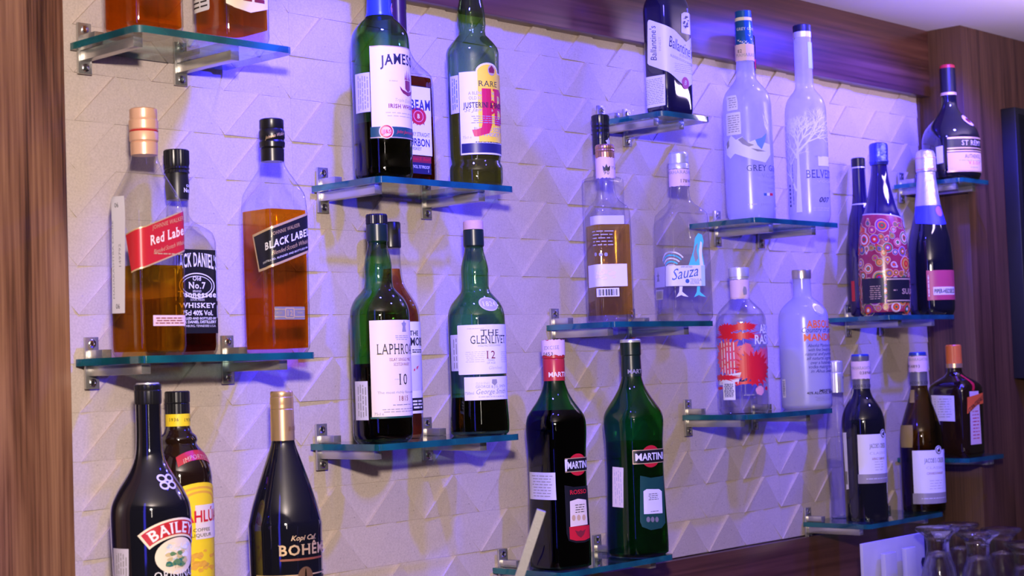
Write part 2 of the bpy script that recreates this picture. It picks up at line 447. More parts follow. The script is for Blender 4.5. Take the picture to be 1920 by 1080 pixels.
def serif_glyph(ch, V, F):
    """slab serifs on the free stem ends"""
    if ch not in STEMS or not len(V): return V, F
    V = [tuple(v) for v in V]; F = list(F)
    P = np.array(V)
    top = 1.0 if ch.isupper() or ch.isdigit() else P[:, 1].max()
    for yy, sg in ((0.0, 1), (top, -1)):
        xs = sorted(P[np.abs(P[:, 1] - yy) < 0.03][:, 0])
        if not xs: continue
        grp = [[xs[0], xs[0]]]
        for x in xs[1:]:
            if x - grp[-1][1] < 0.19: grp[-1][1] = x
            else: grp.append([x, x])
        for a, b in grp:
            if b - a > 0.34: continue
            n = len(V); e = 0.075
            V += [(a - e, yy), (b + e, yy), (b + e, yy + sg * 0.065), (a - e, yy + sg * 0.065)]
            F.append((n, n + 1, n + 2, n + 3) if sg > 0 else (n + 3, n + 2, n + 1, n))
    return np.array(V), F
SERIF = {}
def glyph(ch, bold, serif):
    if serif:
        k = (ch, bold)
        if k not in SERIF:
            V, F, a = GLYPH[bold].get(ch, GLYPH[bold]['.']); v, f = serif_glyph(ch, V, F); SERIF[k] = (v, f, a + 0.09)
        return SERIF[k]
    return GLYPH[bold].get(ch, GLYPH[bold]['.'])
def layout(s, st=''):
    """flat lettering: vertices and faces for a string, capital height 1, centred on x; st holds b(old) s(erif) i(talic)"""
    V, F, x = [], [], 0.0
    small = 'k' in st
    for idx, ch in enumerate(s):
        sc = 1.0
        if small and idx and ch.islower(): ch = ch.upper(); sc = 0.76
        v, f, a = glyph(ch, 'b' in st, 's' in st)
        n = len(V)
        for q in v: V.append((x + q[0] * sc, q[1] * sc))
        F += [tuple(n + i for i in p) for p in f]
        x += a * sc
    V = np.array(V).reshape(-1, 2)
    if not len(V): return V, F, 0.1
    lo, hi = V[:, 0].min(), V[:, 0].max()
    V[:, 0] -= (lo + hi) / 2
    if 'i' in st: V[:, 0] += 0.30 * (V[:, 1] - 0.4)
    return V, F, hi - lo

def cut_mesh(V, F, du, dv=None):
    """split flat geometry along vertical (and horizontal) lines so that it can bend round a bottle"""
    bm = bmesh.new()
    vs = [bm.verts.new((v[0], v[1], 0)) for v in V]
    for f in F:
        try: bm.faces.new([vs[i] for i in f])
        except ValueError: pass
    V = np.asarray(V)
    for ax, d in ((0, du), (1, dv)):
        if not d: continue
        lo, hi = V[:, ax].min(), V[:, ax].max()
        for k in range(int(math.floor(lo / d)) + 1, int(math.ceil(hi / d))):
            co = [0, 0, 0]; co[ax] = k * d; no = [0, 0, 0]; no[ax] = 1
            bmesh.ops.bisect_plane(bm, geom=bm.verts[:] + bm.edges[:] + bm.faces[:], dist=1e-7, plane_co=co, plane_no=no)
    bmesh.ops.triangulate(bm, faces=[f for f in bm.faces if len(f.verts) > 4])
    bm.verts.index_update()
    out = [(v.co.x, v.co.y) for v in bm.verts], [tuple(v.index for v in f.verts) for f in bm.faces]
    bm.free()
    return out

# ---------------------------------------------------------------- bottles
def pchip(xs, ys, q):
    xs = np.asarray(xs, float); ys = np.asarray(ys, float)
    h = np.diff(xs); d = np.diff(ys) / h
    m = np.zeros(len(xs)); m[0] = d[0]; m[-1] = d[-1]
    for i in range(1, len(xs) - 1):
        if d[i - 1] * d[i] > 0:
            w1, w2 = 2 * h[i] + h[i - 1], h[i] + 2 * h[i - 1]
            m[i] = (w1 + w2) / (w1 / d[i - 1] + w2 / d[i])
    i = np.clip(np.searchsorted(xs, q) - 1, 0, len(xs) - 2)
    t = (q - xs[i]) / h[i]
    return ((1 + 2 * t) * (1 - t) ** 2) * ys[i] + t * (1 - t) ** 2 * h[i] * m[i] + t * t * (3 - 2 * t) * ys[i + 1] + t * t * (t - 1) * h[i] * m[i + 1]

class Bottle:
    """a bottle standing on a shelf. prof: (photo row, half width in photo pixels, cross-section exponent) from base to mouth;
    sizes turn into metres at the distance the shelf gives"""
    NSEG = 64
    def __init__(s, name, label, cat, key, ax, yc, prof, glass, phi=0.0, aspect=1.0, level=None, liq=None, group=None, floor_t=0.006, wall_t=0.0022, straight=False, top=None):
        z, yf = SHELF[key]
        s.z0 = Z0 + z
        s.base = at_y((ax, prof[0][0]), yc); s.base[2] = s.z0
        s.depth = float((s.base - CAM) @ _f); s.s = s.depth / FPX
        s.phi = phi; s.aspect = aspect
        p0 = proj(s.base); p1 = proj(s.base + np.array([0, 0, 0.3]))
        s.y_base = p0[1]; s.ppz = (p0[1] - p1[1]) / 0.3
        zz = [s.zrow(r[0]) for r in prof]; zz[0] = 0.0
        for i in range(1, len(zz)): zz[i] = max(zz[i], zz[i - 1] + 0.0002)
        s.pz = np.array(zz); s.pr = np.array([r[1] * s.s for r in prof]); s.pn = np.array([r[2] if len(r) > 2 else 2.0 for r in prof])
        s.h = zz[-1]
        s.root = empty(name, tuple(s.base), -phi)
        tag(s.root, label, cat, group)
        s.labels = {}
        s.straight = straight
        qs = s.rows(0, s.h)
        s.body = obj('glass_body', s.loft(qs, 0.0, close_top=True), glass, s.root)
        if level is not None:
            lz = s.zrow(level)
            s.liq = obj('liquid', s.loft(s.rows(floor_t, lz), -wall_t, close_top=True), liq, s.root)
    def zrow(s, ypx): return (s.y_base - ypx) / s.ppz
    def rows(s, a, b):
        q = [a]
        for k in range(len(s.pz) - 1):
            n = max(1, int(min(8, (s.pz[k + 1] - s.pz[k]) / 0.004)))
            if abs(s.pr[k + 1] - s.pr[k]) < 0.0006: n = min(n, 3)
            for i in range(n):
                z = s.pz[k] + (s.pz[k + 1] - s.pz[k]) * (i + 1) / n
                if a + 1e-4 < z < b - 1e-4: q.append(z)
        return q + [b]
    def rad(s, z):
        z = np.clip(z, s.pz[0], s.pz[-1])
        r = np.interp(z, s.pz, s.pr) if s.straight else pchip(s.pz, s.pr, np.atleast_1d(z))
        return np.atleast_1d(r), np.atleast_1d(np.interp(z, s.pz, s.pn))
    def ring(s, z, n, off=0.0):
        r, e = s.rad(z); r = float(r[0]); e = float(e[0])
        t = -math.pi / 2 + np.arange(n) * 2 * math.pi / n
        asp = 1.0 + (s.aspect - 1.0) * min(1.0, max(0.0, (e - 2.0) / 1.5)) if s.aspect != 1.0 else 1.0
        wx, wy = r, r * asp
        c, q = np.abs(np.cos(t)), np.abs(np.sin(t))
        R = ((c / wx) ** e + (q / wy) ** e) ** (-1 / e)
        X = np.stack([R * np.cos(t), R * np.sin(t)], -1)
        if off:
            tg = np.roll(X, -1, 0) - np.roll(X, 1, 0); nn = np.stack([tg[:, 1], -tg[:, 0]], -1)
            X = X + off * nn / np.linalg.norm(nn, axis=1)[:, None]
        return X
    def loft(s, zs, off, close_top=False):
        n = s.NSEG; V = []; F = []
        for z in zs:
            X = s.ring(z, n, off); V += [(x, y, z) for x, y in X]
        for j in range(len(zs) - 1):
            F += [(j * n + i, j * n + (i + 1) % n, (j + 1) * n + (i + 1) % n, (j + 1) * n + i) for i in range(n)]
        F.append(tuple(reversed(range(n))))
        if close_top: F.append(tuple((len(zs) - 1) * n + i for i in range(n)))
        return mesh('loft', V, F, angle=42)
    def surf(s, U, Zs, off):
        """points on the wall at arc length U from the front centre and height Zs, off outward"""
        U = np.asarray(U, float); Zs = np.asarray(Zs, float)
        out = np.zeros((len(U), 3)); n = 240
        key = np.round(Zs / 0.0008).astype(int)
        for k in np.unique(key):
            ix = np.where(key == k)[0]
            X = s.ring(float(Zs[ix].mean()), n)
            seg = np.linalg.norm(np.roll(X, -1, 0) - X, axis=1)
            cum = np.concatenate([[0], np.cumsum(seg)]); Lr = cum[-1]
            XX = np.vstack([X, X[:1]])
            tg = np.roll(X, -1, 0) - np.roll(X, 1, 0); nn = np.stack([tg[:, 1], -tg[:, 0]], -1); nn /= np.linalg.norm(nn, axis=1)[:, None]
            NN = np.vstack([nn, nn[:1]])
            u = np.mod(U[ix], Lr)
            for d in (0, 1):
                out[ix, d] = np.interp(u, cum, XX[:, d]) + off * np.interp(u, cum, NN[:, d])
            out[ix, 2] = Zs[ix]
        return out
    def world(s, P):
        c, q = math.cos(-s.phi), math.sin(-s.phi)
        P = np.asarray(P)
        return np.stack([s.base[0] + c * P[:, 0] - q * P[:, 1], s.base[1] + q * P[:, 0] + c * P[:, 1], s.z0 + P[:, 2]], -1)
    def uv(s, x, y):
        """photo pixel on the visible side -> arc length and height on this bottle"""
        z = s.zrow(y)
        for _ in range(3):
            n = 360
            X = s.ring(z, n); P = s.world(np.column_stack([X, np.full(n, z)]))
            tg = np.roll(X, -1, 0) - np.roll(X, 1, 0)
            seg = np.linalg.norm(np.roll(X, -1, 0) - X, axis=1); cum = np.concatenate([[0], np.cumsum(seg)[:-1]]); Lr = seg.sum()
            px = proj(P)
            nx = s.world(np.column_stack([tg[:, 1], -tg[:, 0], np.zeros(n)])) - s.world(np.zeros((1, 3)))
            nx[:, 2] = 0
            fac = ((CAM - P) * nx).sum(1) > 0
            u = np.where(cum > Lr / 2, cum - Lr, cum)
            idx = np.where(fac)[0]; idx = idx[np.argsort(px[idx, 0])]
            ui = float(np.interp(x, px[idx, 0], u[idx]))
            yi = float(np.interp(x, px[idx, 0], px[idx, 1]))
            z += (yi - y) / s.ppz
        return ui, z
    # -- parts
    def lathe_part(s, name, rows, mat, parent=None, seg=40, ridge=0, straight=True):
        """cap, capsule, ring: rows (photo row, half width px), top to bottom or reverse"""
        pr = sorted([(s.zrow(r[0]), r[1] * s.s) for r in rows])
        V, F = [], []
        for z, r in pr:
            for i in range(seg):
                a = 2 * math.pi * i / seg; rr = r * (1 - (ridge if i % 2 else 0))
                V.append((rr * math.cos(a), rr * math.sin(a), z))
        for j in range(len(pr) - 1):
            F += [(j * seg + i, j * seg + (i + 1) % seg, (j + 1) * seg + (i + 1) % seg, (j + 1) * seg + i) for i in range(seg)]
        F += [tuple(reversed(range(seg))), tuple((len(pr) - 1) * seg + i for i in range(seg))]
        return obj(name, mesh(name, V, F, angle=28 if not ridge else 20), mat, parent or s.root)
    def patch(s, name, poly, mat, off=0.0004, parent=None, du=0.004, dv=0.006, faces=None):
        """flat shape in (arc length, height) metres laid on the bottle"""
        V, F = cut_mesh(poly, faces or [tuple(range(len(poly)))], du, dv)
        P = s.surf([v[0] for v in V], [v[1] for v in V], off)
        me = mesh(name, P, F, smooth=True)
        # faces must look outward
        bm = bmesh.new(); bm.from_mesh(me)
        for f in bm.faces:
            c = f.calc_center_median()
            if f.normal.x * c.x + f.normal.y * c.y < 0: f.normal_flip()
        bm.to_mesh(me); bm.free()
        return obj(name, me, mat, parent or s.root)
    def rect(s, name, x0, y0, x1, y1, mat, uc=None, off=0.0004, parent=None, r=0.0, slope=0.0):
        """label from photo corners; uc mirrors the left edge about arc length uc when the right edge is out of sight"""
        (u0, _), (u1, _) = s.span(x0, x1, (y0 + y1) / 2, uc)
        um = (u0 + u1) / 2
        xm = x0 if x1 is None else (x0 + x1) / 2
        xm = xm + (6 if x1 is None else 0)
        va = s.uv(xm, y0)[1]; vb = s.uv(xm, y1)[1]
        poly = rounded(u0, vb, u1, va, r * s.s)
        if slope: poly = [(u, v + slope * (u - um)) for u, v in poly]
        o = s.patch(name, poly, mat, off, parent)
        return o
    def span(s, x0, x1, y, uc):
        u0 = s.uv(x0, y)[0] if x0 is not None else None
        u1 = s.uv(x1, y)[0] if x1 is not None else None
        if u0 is None: u0 = 2 * uc - u1
        if u1 is None: u1 = 2 * uc - u0
        return (u0, 0), (u1, 0)
    def poly(s, name, pts, mat, off=0.0004, parent=None):
        """label outline from photo pixels (or ('u', arc length px, row) for points out of sight)"""
        P = []
        for p in pts:
            if p[0] == 'u': P.append((p[1], s.zrow(p[2])))
            else: P.append(s.uv(*p))
        return s.patch(name, P, mat, off, parent)
    def oval(s, name, x, y, rx, ry, mat, off=0.0005, parent=None, tilt=0.0, n=28, real=True):
        """round mark centred on a photo pixel; rx, ry in unforeshortened pixels"""
        u, v = s.uv(x, y); P = []
        for i in range(n):
            a = 2 * math.pi * i / n; X, Y = rx * s.s * math.cos(a), ry * s.s * math.sin(a)
            P.append((u + X * math.cos(tilt) - Y * math.sin(tilt), v + X * math.sin(tilt) + Y * math.cos(tilt)))
        return s.patch(name, P, mat, off, parent, du=0.004, dv=0.004)
    def _queue(s, par, mat, V, F, off):
        k = (par.name, mat.name, off)
        e = s.labels.setdefault(k, [par, mat, [], [], off])
        n = len(e[2]); e[2] += [tuple(v) for v in V]; e[3] += [tuple(n + i for i in f) for f in F]
    def text(s, par, t, y, cap, mat, x0=None, x1=None, uc=None, xc=None, wf=1.0, st='', slope=0.0, arc=0.0, vert=False, off=0.0007):
        """lettering on the bottle: baseline row y, capital height cap px; width from x0..x1, or mirrored about uc, or natural"""
        V, F, nat = layout(t, st)
        if not len(V): return
        ch = cap * s.s
        ym = y - cap / 2
        if x0 is not None and (x1 is not None or uc is not None):
            (u0, _), (u1, _) = s.span(x0, x1, ym, uc); c = (u0 + u1) / 2; sx = (u1 - u0) / nat
            xr = x0 if x1 is None else (x0 + x1) / 2
        else:
            sx = ch * wf
            if x0 is not None: c = s.uv(x0, ym)[0] + nat * sx / 2; xr = x0
            elif xc is not None: c = s.uv(xc, ym)[0]; xr = xc
            else: c = uc; xr = None
        if xr is None:
            v0 = s.zrow(y)
            Q = s.surf([c], [v0], 0); yp = proj(s.world(Q))[0][1]; v0 += (yp - y) / s.ppz
        else: v0 = s.uv(xr, y)[1]
        U = V.copy()
        if vert:      # reading upwards
            sy = ch * wf
            U = np.stack([c - V[:, 1] * ch, v0 + (V[:, 0] + nat / 2) * sy], -1)
            U = np.stack([c - (V[:, 1] - 0.5) * ch, v0 + (V[:, 0] + nat / 2) * sy], -1)
        else:
            U[:, 0] = c + V[:, 0] * sx; U[:, 1] = v0 + V[:, 1] * ch + slope * V[:, 0] * sx
            if arc:
                w = nat * sx / 2; U[:, 1] += arc * s.s * (1 - (V[:, 0] * sx / w) ** 2)
        Vc, Fc = cut_mesh(U, F, 0.005)
        s._queue(par, mat, Vc, Fc, off)
    def print_rows(s, par, x0, y0, x1, y1, n, mat, uc=None, fill=0.55, seed=1, vert=False, off=0.0006):
        """rows of print too small to read"""
        (u0, _), (u1, _) = s.span(x0, x1, (y0 + y1) / 2, uc)
        xm = x0 + 4 if x1 is None else (x0 + x1) / 2
        va, vb = s.uv(xm, y0)[1], s.uv(xm, y1)[1]
        R = random.Random(seed * 77 + n); V, F = [], []
        if vert: A0, A1, B0, B1 = vb, va, u0, u1
        else: A0, A1, B0, B1 = u0, u1, va, vb
        st = (B1 - B0) / n; word = abs(st) * 2.2
        for i in range(n):
            b0 = B0 + st * (i + 0.5 - fill / 2); b1 = B0 + st * (i + 0.5 + fill / 2)
            ind = R.uniform(0, 0.10) * (A1 - A0); a = A0 + ind
            while a < A1 - ind:
                w = word * R.uniform(0.4, 1.3); e = min(a + w, A1 - ind); k = len(V)
                q = [(a, b0), (e, b0), (e, b1), (a, b1)]
                if vert: q = [(y, x) for x, y in q]
                V += q; F.append((k, k + 1, k + 2, k + 3)); a = e + abs(st) * 0.45
        Vc, Fc = cut_mesh(V, F, 0.006)
        s._queue(par, mat, Vc, Fc, off)
    def barcode(s, par, x0, y0, x1, y1, mat, seed=3):
        (u0, _), (u1, _) = s.span(x0, x1, (y0 + y1) / 2, None)
        xm = (x0 + x1) / 2; va, vb = s.uv(xm, y0)[1], s.uv(xm, y1)[1]
        R = random.Random(seed); V, F = [], []; u = u0
        while u < u1:
            w = (u1 - u0) / 40 * R.choice((1, 1, 2, 3)); k = len(V)
            V += [(u, va), (min(u + w, u1), va), (min(u + w, u1), vb), (u, vb)]; F.append((k, k + 1, k + 2, k + 3)); u += w + (u1 - u0) / 40 * R.choice((1, 2))
        s._queue(par, mat, V, F, 0.0007)
    def shape(s, par, x, y, pts, scale, mat, off=0.0006, faces=None, flipx=1):
        """flat drawing: pts in px units relative to the photo pixel (x, y), y up, unforeshortened"""
        u, v = s.uv(x, y)
        V = [(u + flipx * p[0] * scale * s.s, v + p[1] * scale * s.s) for p in pts]
        Vc, Fc = cut_mesh(V, faces or [tuple(range(len(pts)))], 0.005)
        s._queue(par, mat, Vc, Fc, off)
    def done(s):
        for par, mat, V, F, off in s.labels.values():
            P = s.surf([v[0] for v in V], [v[1] for v in V], off)
            me = mesh('lettering', P, F)
            bm = bmesh.new(); bm.from_mesh(me)
            for f in bm.faces:
                c = f.calc_center_median(); f.normal_update()
                if f.normal.x * c.x + f.normal.y * c.y < 0: f.normal_flip()
            bm.to_mesh(me); bm.free()
            obj('lettering', me, mat, par)['kind'] = 'stuff'       # print too small to pick apart letter by letter
        s.labels = {}
        return s
def rounded(u0, v0, u1, v1, r):
    if r <= 0: return [(u0, v0), (u1, v0), (u1, v1), (u0, v1)]
    P = []
    for cx, cy, a0 in ((u1 - r, v0 + r, -90), (u1 - r, v1 - r, 0), (u0 + r, v1 - r, 90), (u0 + r, v0 + r, 180)):
        P += [(cx + r * math.cos(math.radians(a0 + q)), cy + r * math.sin(math.radians(a0 + q))) for q in (0, 30, 60, 90)]
    return P

# ---------------------------------------------------------------- bottle materials
G_clear = thin_glass('clear_glass', (0.965, 0.967, 0.972), (0.50, 0.50, 0.56), power=3.4)
G_green = thin_glass('green_glass', (0.42, 0.76, 0.36), (0.03, 0.16, 0.05), power=1.7)
G_green_l = thin_glass('light_green_glass', (0.55, 0.76, 0.42), (0.10, 0.26, 0.09), power=1.7)
G_green_d = thin_glass('emerald_glass', (0.12, 0.55, 0.15), (0.006, 0.08, 0.03), power=1.6)
G_olive = thin_glass('olive_glass', (0.55, 0.42, 0.10), (0.07, 0.045, 0.008), power=1.3)
G_frost = frosted('frosted_glass', (0.74, 0.73, 0.79), 0.48, 0.22)
G_frost2 = frosted('frosted_glass_dense', (0.82, 0.81, 0.88), 0.24, 0.25)
G_black = pbr('black_glass', (0.006, 0.006, 0.010), 0.04, coat=1.0)
G_brown = pbr('dark_brown_glass', (0.014, 0.006, 0.003), 0.04, coat=1.0)
G_navy = pbr('navy_glass', (0.008, 0.006, 0.035), 0.05, coat=1.0)
G_violet = pbr('violet_glass', (0.012, 0.006, 0.05), 0.06, coat=0.8)
Lq_red = liquid('amber_liquid', (1.0, 0.72, 0.08), 0.75)
Lq_blk = liquid('deep_amber_liquid', (1.0, 0.56, 0.06), 0.75)
Lq_jd = liquid('dark_amber_liquid', (0.55, 0.17, 0.05))
Lq_dec = liquid('red_amber_liquid', (1.0, 0.58, 0.10), 0.75)
Lq_malt = liquid('malt_liquid', (0.36, 0.22, 0.06))
Lq_clear = liquid('clear_liquid', (0.97, 0.97, 0.98), 0.8)
Lq_pink = liquid('pale_amber_liquid', (0.90, 0.50, 0.20))
Lq_gold = liquid('gold_liquid', (1.0, 0.80, 0.36), 0.7)
Lq_wine = liquid('white_wine', (0.75, 0.66, 0.22))
Lq_verm = liquid('pale_vermouth', (0.65, 0.75, 0.45))
P_white = pbr('white_paper', (0.80, 0.77, 0.76), 0.55, vary=0.03, bscale=30)
P_cream = pbr('cream_paper', (0.86, 0.74, 0.54), 0.55, vary=0.03, bscale=30)
P_pink = pbr('pink_excise_strip', (0.80, 0.58, 0.54), 0.6, vary=0.04, bscale=30)
P_lilac = pbr('lilac_sticker', (0.62, 0.58, 0.66), 0.55, vary=0.05, bscale=60)
P_grey = pbr('grey_label', (0.22, 0.20, 0.20), 0.4)
P_red = pbr('red_label', (0.52, 0.02, 0.03), 0.35)
P_black = pbr('black_label', (0.012, 0.012, 0.014), 0.35)
P_navy = pbr('navy_label', (0.02, 0.02, 0.06), 0.35)
P_yellow = pbr('yellow_label', (0.95, 0.70, 0.02), 0.45)
P_gold = pbr('gold_print', (0.68, 0.48, 0.24), 0.35, metal=0.3)
P_green = pbr('green_label', (0.012, 0.07, 0.05), 0.4)
I_black = pbr('black_ink', (0.015, 0.014, 0.016), 0.5)
I_grey = pbr('grey_ink', (0.30, 0.28, 0.28), 0.5)
I_pale = pbr('pale_ink', (0.52, 0.47, 0.42), 0.5)
I_white = pbr('white_ink', (0.82, 0.80, 0.80), 0.5)
I_red = pbr('red_ink', (0.62, 0.015, 0.03), 0.45)
I_maroon = pbr('maroon_ink', (0.22, 0.02, 0.03), 0.45)
I_blue = pbr('blue_ink', (0.05, 0.12, 0.40), 0.45)
I_navy = pbr('navy_ink', (0.03, 0.03, 0.12), 0.45)
I_orange = pbr('orange_ink', (0.90, 0.16, 0.03), 0.45)
C_black = pbr('black_cap', (0.010, 0.010, 0.012), 0.28)
C_peach = pbr('peach_cap', (0.80, 0.47, 0.28), 0.32, metal=0.25)
C_silver = pbr('silver_cap', (0.74, 0.73, 0.73), 0.33, metal=0.55)
C_gold = pbr('gold_cap', (0.78, 0.52, 0.24), 0.28, metal=0.7)
C_copper = pbr('copper_cap', (0.62, 0.34, 0.16), 0.28, metal=0.8)
C_red = pbr('red_capsule', (0.50, 0.03, 0.03), 0.3)
C_cork = pbr('cork_cap', (0.66, 0.42, 0.30), 0.7, bump=0.3, bscale=300)
C_blue = pbr('blue_capsule', (0.02, 0.12, 0.42), 0.25, metal=0.3)
C_foil = pbr('blue_foil', (0.04, 0.08, 0.42), 0.3, metal=0.4)
C_grey = pbr('grey_capsule', (0.17, 0.165, 0.165), 0.35, metal=0.3)
C_orange = pbr('orange_cap', (0.72, 0.17, 0.03), 0.4)
C_green = pbr('dark_green_capsule', (0.008, 0.022, 0.016), 0.3)

def turn(ax, R, xc):
    """angle that brings the middle of a label from straight off the wall to photo column xc"""
    th = YAW + math.atan((ax - 960) / FPX)
    return th - math.asin(max(-0.99, min(0.99, (xc - ax) / R)))
def strip(b, x0, x1, y0, y1, mat, rad, name='excise_strip', arc=(-100, 125), seg=30, jag=0.0):
    """paper band part of the way round a neck: angles from the bottle's camera side"""
    th = math.atan2(CAM[1] - b.base[1], CAM[0] - b.base[0]) + b.phi
    za, zb = b.zrow(y0), b.zrow(y1); r = rad * b.s; R = random.Random(int(x0))
    V, F = [], []
    for i in range(seg + 1):
        a = th + math.radians(arc[0] + (arc[1] - arc[0]) * i / seg)
        V += [(r * math.cos(a), r * math.sin(a), zb + R.uniform(0, jag) * b.s), (r * math.cos(a), r * math.sin(a), za - R.uniform(0, jag) * b.s)]
    F = [(2 * i, 2 * i + 2, 2 * i + 3, 2 * i + 1) for i in range(seg)]
    return obj(name, mesh(name, V, F, smooth=True), mat, b.root)

class Neck(Bottle):
    """a throw-away cylinder that lets lettering run round a cap or capsule of a bottle"""
    def __init__(s, b, rad):
        s.__dict__.update({k: v for k, v in b.__dict__.items()}); s.labels = {}; s.straight = True
        s.pz = np.array([0.0, b.h + 0.05]); s.pr = np.array([rad * b.s] * 2); s.pn = np.array([2.0, 2.0]); s.aspect = 1.0
SHELF_FRONT = 1.622

# ======================================================== top left shelf: two cut-glass decanter bottles
b = Bottle('decanter_bottle', 'amber whisky decanter bottle nearest the walnut column on the top left shelf', 'bottle', 'S1', 270, 1.668,
           [(58, 56, 5), (52, 60, 5), (-160, 60, 5), (-200, 48, 3), (-225, 24, 2), (-255, 20, 2)], G_clear, level=-120, liq=Lq_dec, floor_t=0.008)
b.lathe_part('stopper', [(-245, 24), (-290, 24), (-295, 20)], C_black)
l = b.rect('front_label', 268, -120, 330, -6, P_white, r=4)
b.print_rows(l, 275, -100, 325, -20, 6, I_grey); b.done()
b = Bottle('decanter_bottle', 'thick based amber whisky decanter bottle on the right of the top left shelf', 'bottle', 'S1', 436, 1.668,
           [(80, 50, 6), (74, 55, 6), (-160, 55, 6), (-195, 45, 3), (-215, 23, 2), (-245, 19, 2)], G_clear, level=-110, liq=Lq_dec, floor_t=0.021)
b.lathe_part('stopper', [(-235, 23), (-280, 23), (-285, 18)], C_black)
l = b.rect('back_label', 350, -100, 392, 24, P_white, r=4)
b.print_rows(l, 358, -60, 390, 18, 9, I_black, fill=0.35)
l = b.poly('front_label', [(416, -100), (500, -90), (502, 18), (470, 24), (440, 14), (424, 6)], P_cream)
b.print_rows(l, 432, -60, 495, 5, 5, I_maroon); b.done()

# ======================================================== left middle shelf
JWN = [(3, 7)]
b = Bottle('whisky_bottle', 'square clear whisky bottle with slanted red label, peach cap and white strip', 'bottle', 'S2', 279.5, 1.664,
           [(661, 49, 7), (655, 54, 7), (640, 54.5, 7), (410, 55, 7), (380, 52, 6), (352, 43, 4), (325, 33, 2.6), (302, 26, 2), (290, 23.5, 2), (250, 23, 2)], G_clear, level=501, liq=Lq_red)
b.lathe_part('cap', [(292, 25), (270, 25.5), (268, 24), (265, 27), (252, 27.2), (246, 25), (243, 27.2), (228, 27.4), (224, 25.2), (222, 25.8), (206, 25.6), (204, 22.5)], C_peach)
b.lathe_part('cap_ring', [(248.5, 26.8), (247, 27.6), (245, 26.4)], C_red)
l = b.poly('front_label', [(236, 440), (273, 424), (349, 394), (351, 470), (273, 501), (247, 511)], P_red)
for k, m in ((0, P_gold),):
    b.poly('border', [(236, 439), (273, 423), (349, 393), (349, 395.5), (273, 425.5), (236, 441.5)], m, 0.0006, l)
    b.poly('border', [(247, 509), (273, 498.5), (351, 467.5), (351, 470.5), (273, 501.5), (247, 512)], m, 0.0006, l)
sl = 0.30
b.text(l, 'JOHNNIE WALKER', 421, 7.5, P_gold, x0=285, x1=343, st='sk', slope=sl)
b.text(l, 'Red Label', 449, 18, P_cream, x0=281, x1=349, st='sb', slope=sl)
b.text(l, 'Blended Scotch Whisky', 466, 8, P_gold, x0=288, x1=346, st='i', slope=sl)
b.print_rows(l, 285, 474, 345, 478, 1, P_gold)
l = b.poly('excise_strip', [(208, 369), (233, 367), (235, 587), (211, 588)], P_white, 0.0006)
b.text(l, '06', 389, 9, I_black, xc=219); b.text(l, '06', 579, 9, I_black, xc=222)
b.text(l, 'MAHARASHTRA EXCISE', 560, 5, I_grey, xc=215, vert=True, wf=1.9)
b.text(l, '149792', 500, 7, I_grey, xc=226, vert=True, wf=1.5)
l = b.rect('small_label', 287, 591, 347, 611, P_pink, r=1)
b.print_rows(l, 291, 594, 344, 608, 3, I_maroon, fill=0.4); b.done()

b = Bottle('whiskey_bottle', 'square whiskey bottle with black cap and black label behind the red label bottle', 'bottle', 'S2', 340, 1.727,
           [(657, 48, 8), (652, 53, 8), (460, 53.5, 8), (440, 50, 7), (428, 40, 4), (416, 26, 2.5), (404, 21, 2), (380, 20, 2), (350, 22, 2), (330, 20.5, 2), (315, 20, 2)], G_clear, level=560, liq=Lq_jd)
b.lathe_part('cap', [(326, 24), (320, 22), (318, 24), (314, 22.5), (308, 24), (284, 24), (282, 22)], C_black, ridge=0.03, seg=56)
c = b.lathe_part('neck_wrap', [(376, 20.8), (350, 22.8), (332, 21.6), (324, 21)], P_black)
nk = Neck(b, 22.3)
nk.text(c, 'Old', 351, 5, I_white, xc=352, st='sb'); nk.text(c, 'No.7', 361, 8, I_white, x0=344, x1=361, st='sb'); nk.done()
l = b.rect('front_label', 333, 468, 413, 625, P_black, off=0.0005)
b.text(l, "JACK DANIEL'S", 506, 25, I_white, uc=0.0015, wf=0.345, st='sb', arc=7)
b.text(l, 'Old', 526, 8, I_white, uc=0.0, st='sb'); b.text(l, 'No.7', 541, 12, I_white, uc=0.0, wf=1.0, st='sb')
b.text(l, 'BRAND', 548, 4, I_white, uc=0.0)
u, v = 0.0, b.uv(385, 536)[1]
for rx, ry, w in ((40, 24, 2.0), (34, 18.5, 1.2)):
    n = 40; V = []; F = []
    for i in range(n):
        a = 2 * math.pi * i / n
        for q in (0, w): V.append((u + (rx - q) * b.s * math.cos(a), v + (ry - q) * b.s * math.sin(a)))
        F.append((2 * i, 2 * ((i + 1) % n), 2 * ((i + 1) % n) + 1, 2 * i + 1))
    b._queue(l, I_white, V, F, 0.0008)
b.text(l, 'Tennessee', 557, 11, I_white, uc=0.0, wf=1.15, st='sb')
b.text(l, 'SOUR MASH', 564, 4, I_white, uc=0.0)
b.text(l, 'WHISKEY', 577, 9, I_white, uc=0.0, wf=1.35, st='sb')
b.text(l, '75cl 40% Vol.', 591, 9, I_white, uc=0.0, wf=1.0, st='b')
b.text(l, 'DISTILLED AND BOTTLED BY', 599, 4.2, I_white, uc=0.0, wf=1.1, st='b'); b.text(l, 'JACK DANIEL DISTILLERY', 606, 5, I_white, uc=0.0, wf=1.05, st='b')
b.text(l, 'LYNCHBURG, TENNESSEE U.S.A.', 613, 4, I_white, uc=0.0, wf=1.0)
for dx in (-46, 46):
    for (a, c2) in ((-60, -36), (-28, 30), (38, 68)):
        w = 0.8; b._queue(l, I_white, [(u + (dx - w) * b.s, v + a * b.s), (u + (dx + w) * b.s, v + a * b.s), (u + (dx + w) * b.s, v + c2 * b.s), (u + (dx - w) * b.s, v + c2 * b.s)], [(0, 1, 2, 3)], 0.0008)
b.done()

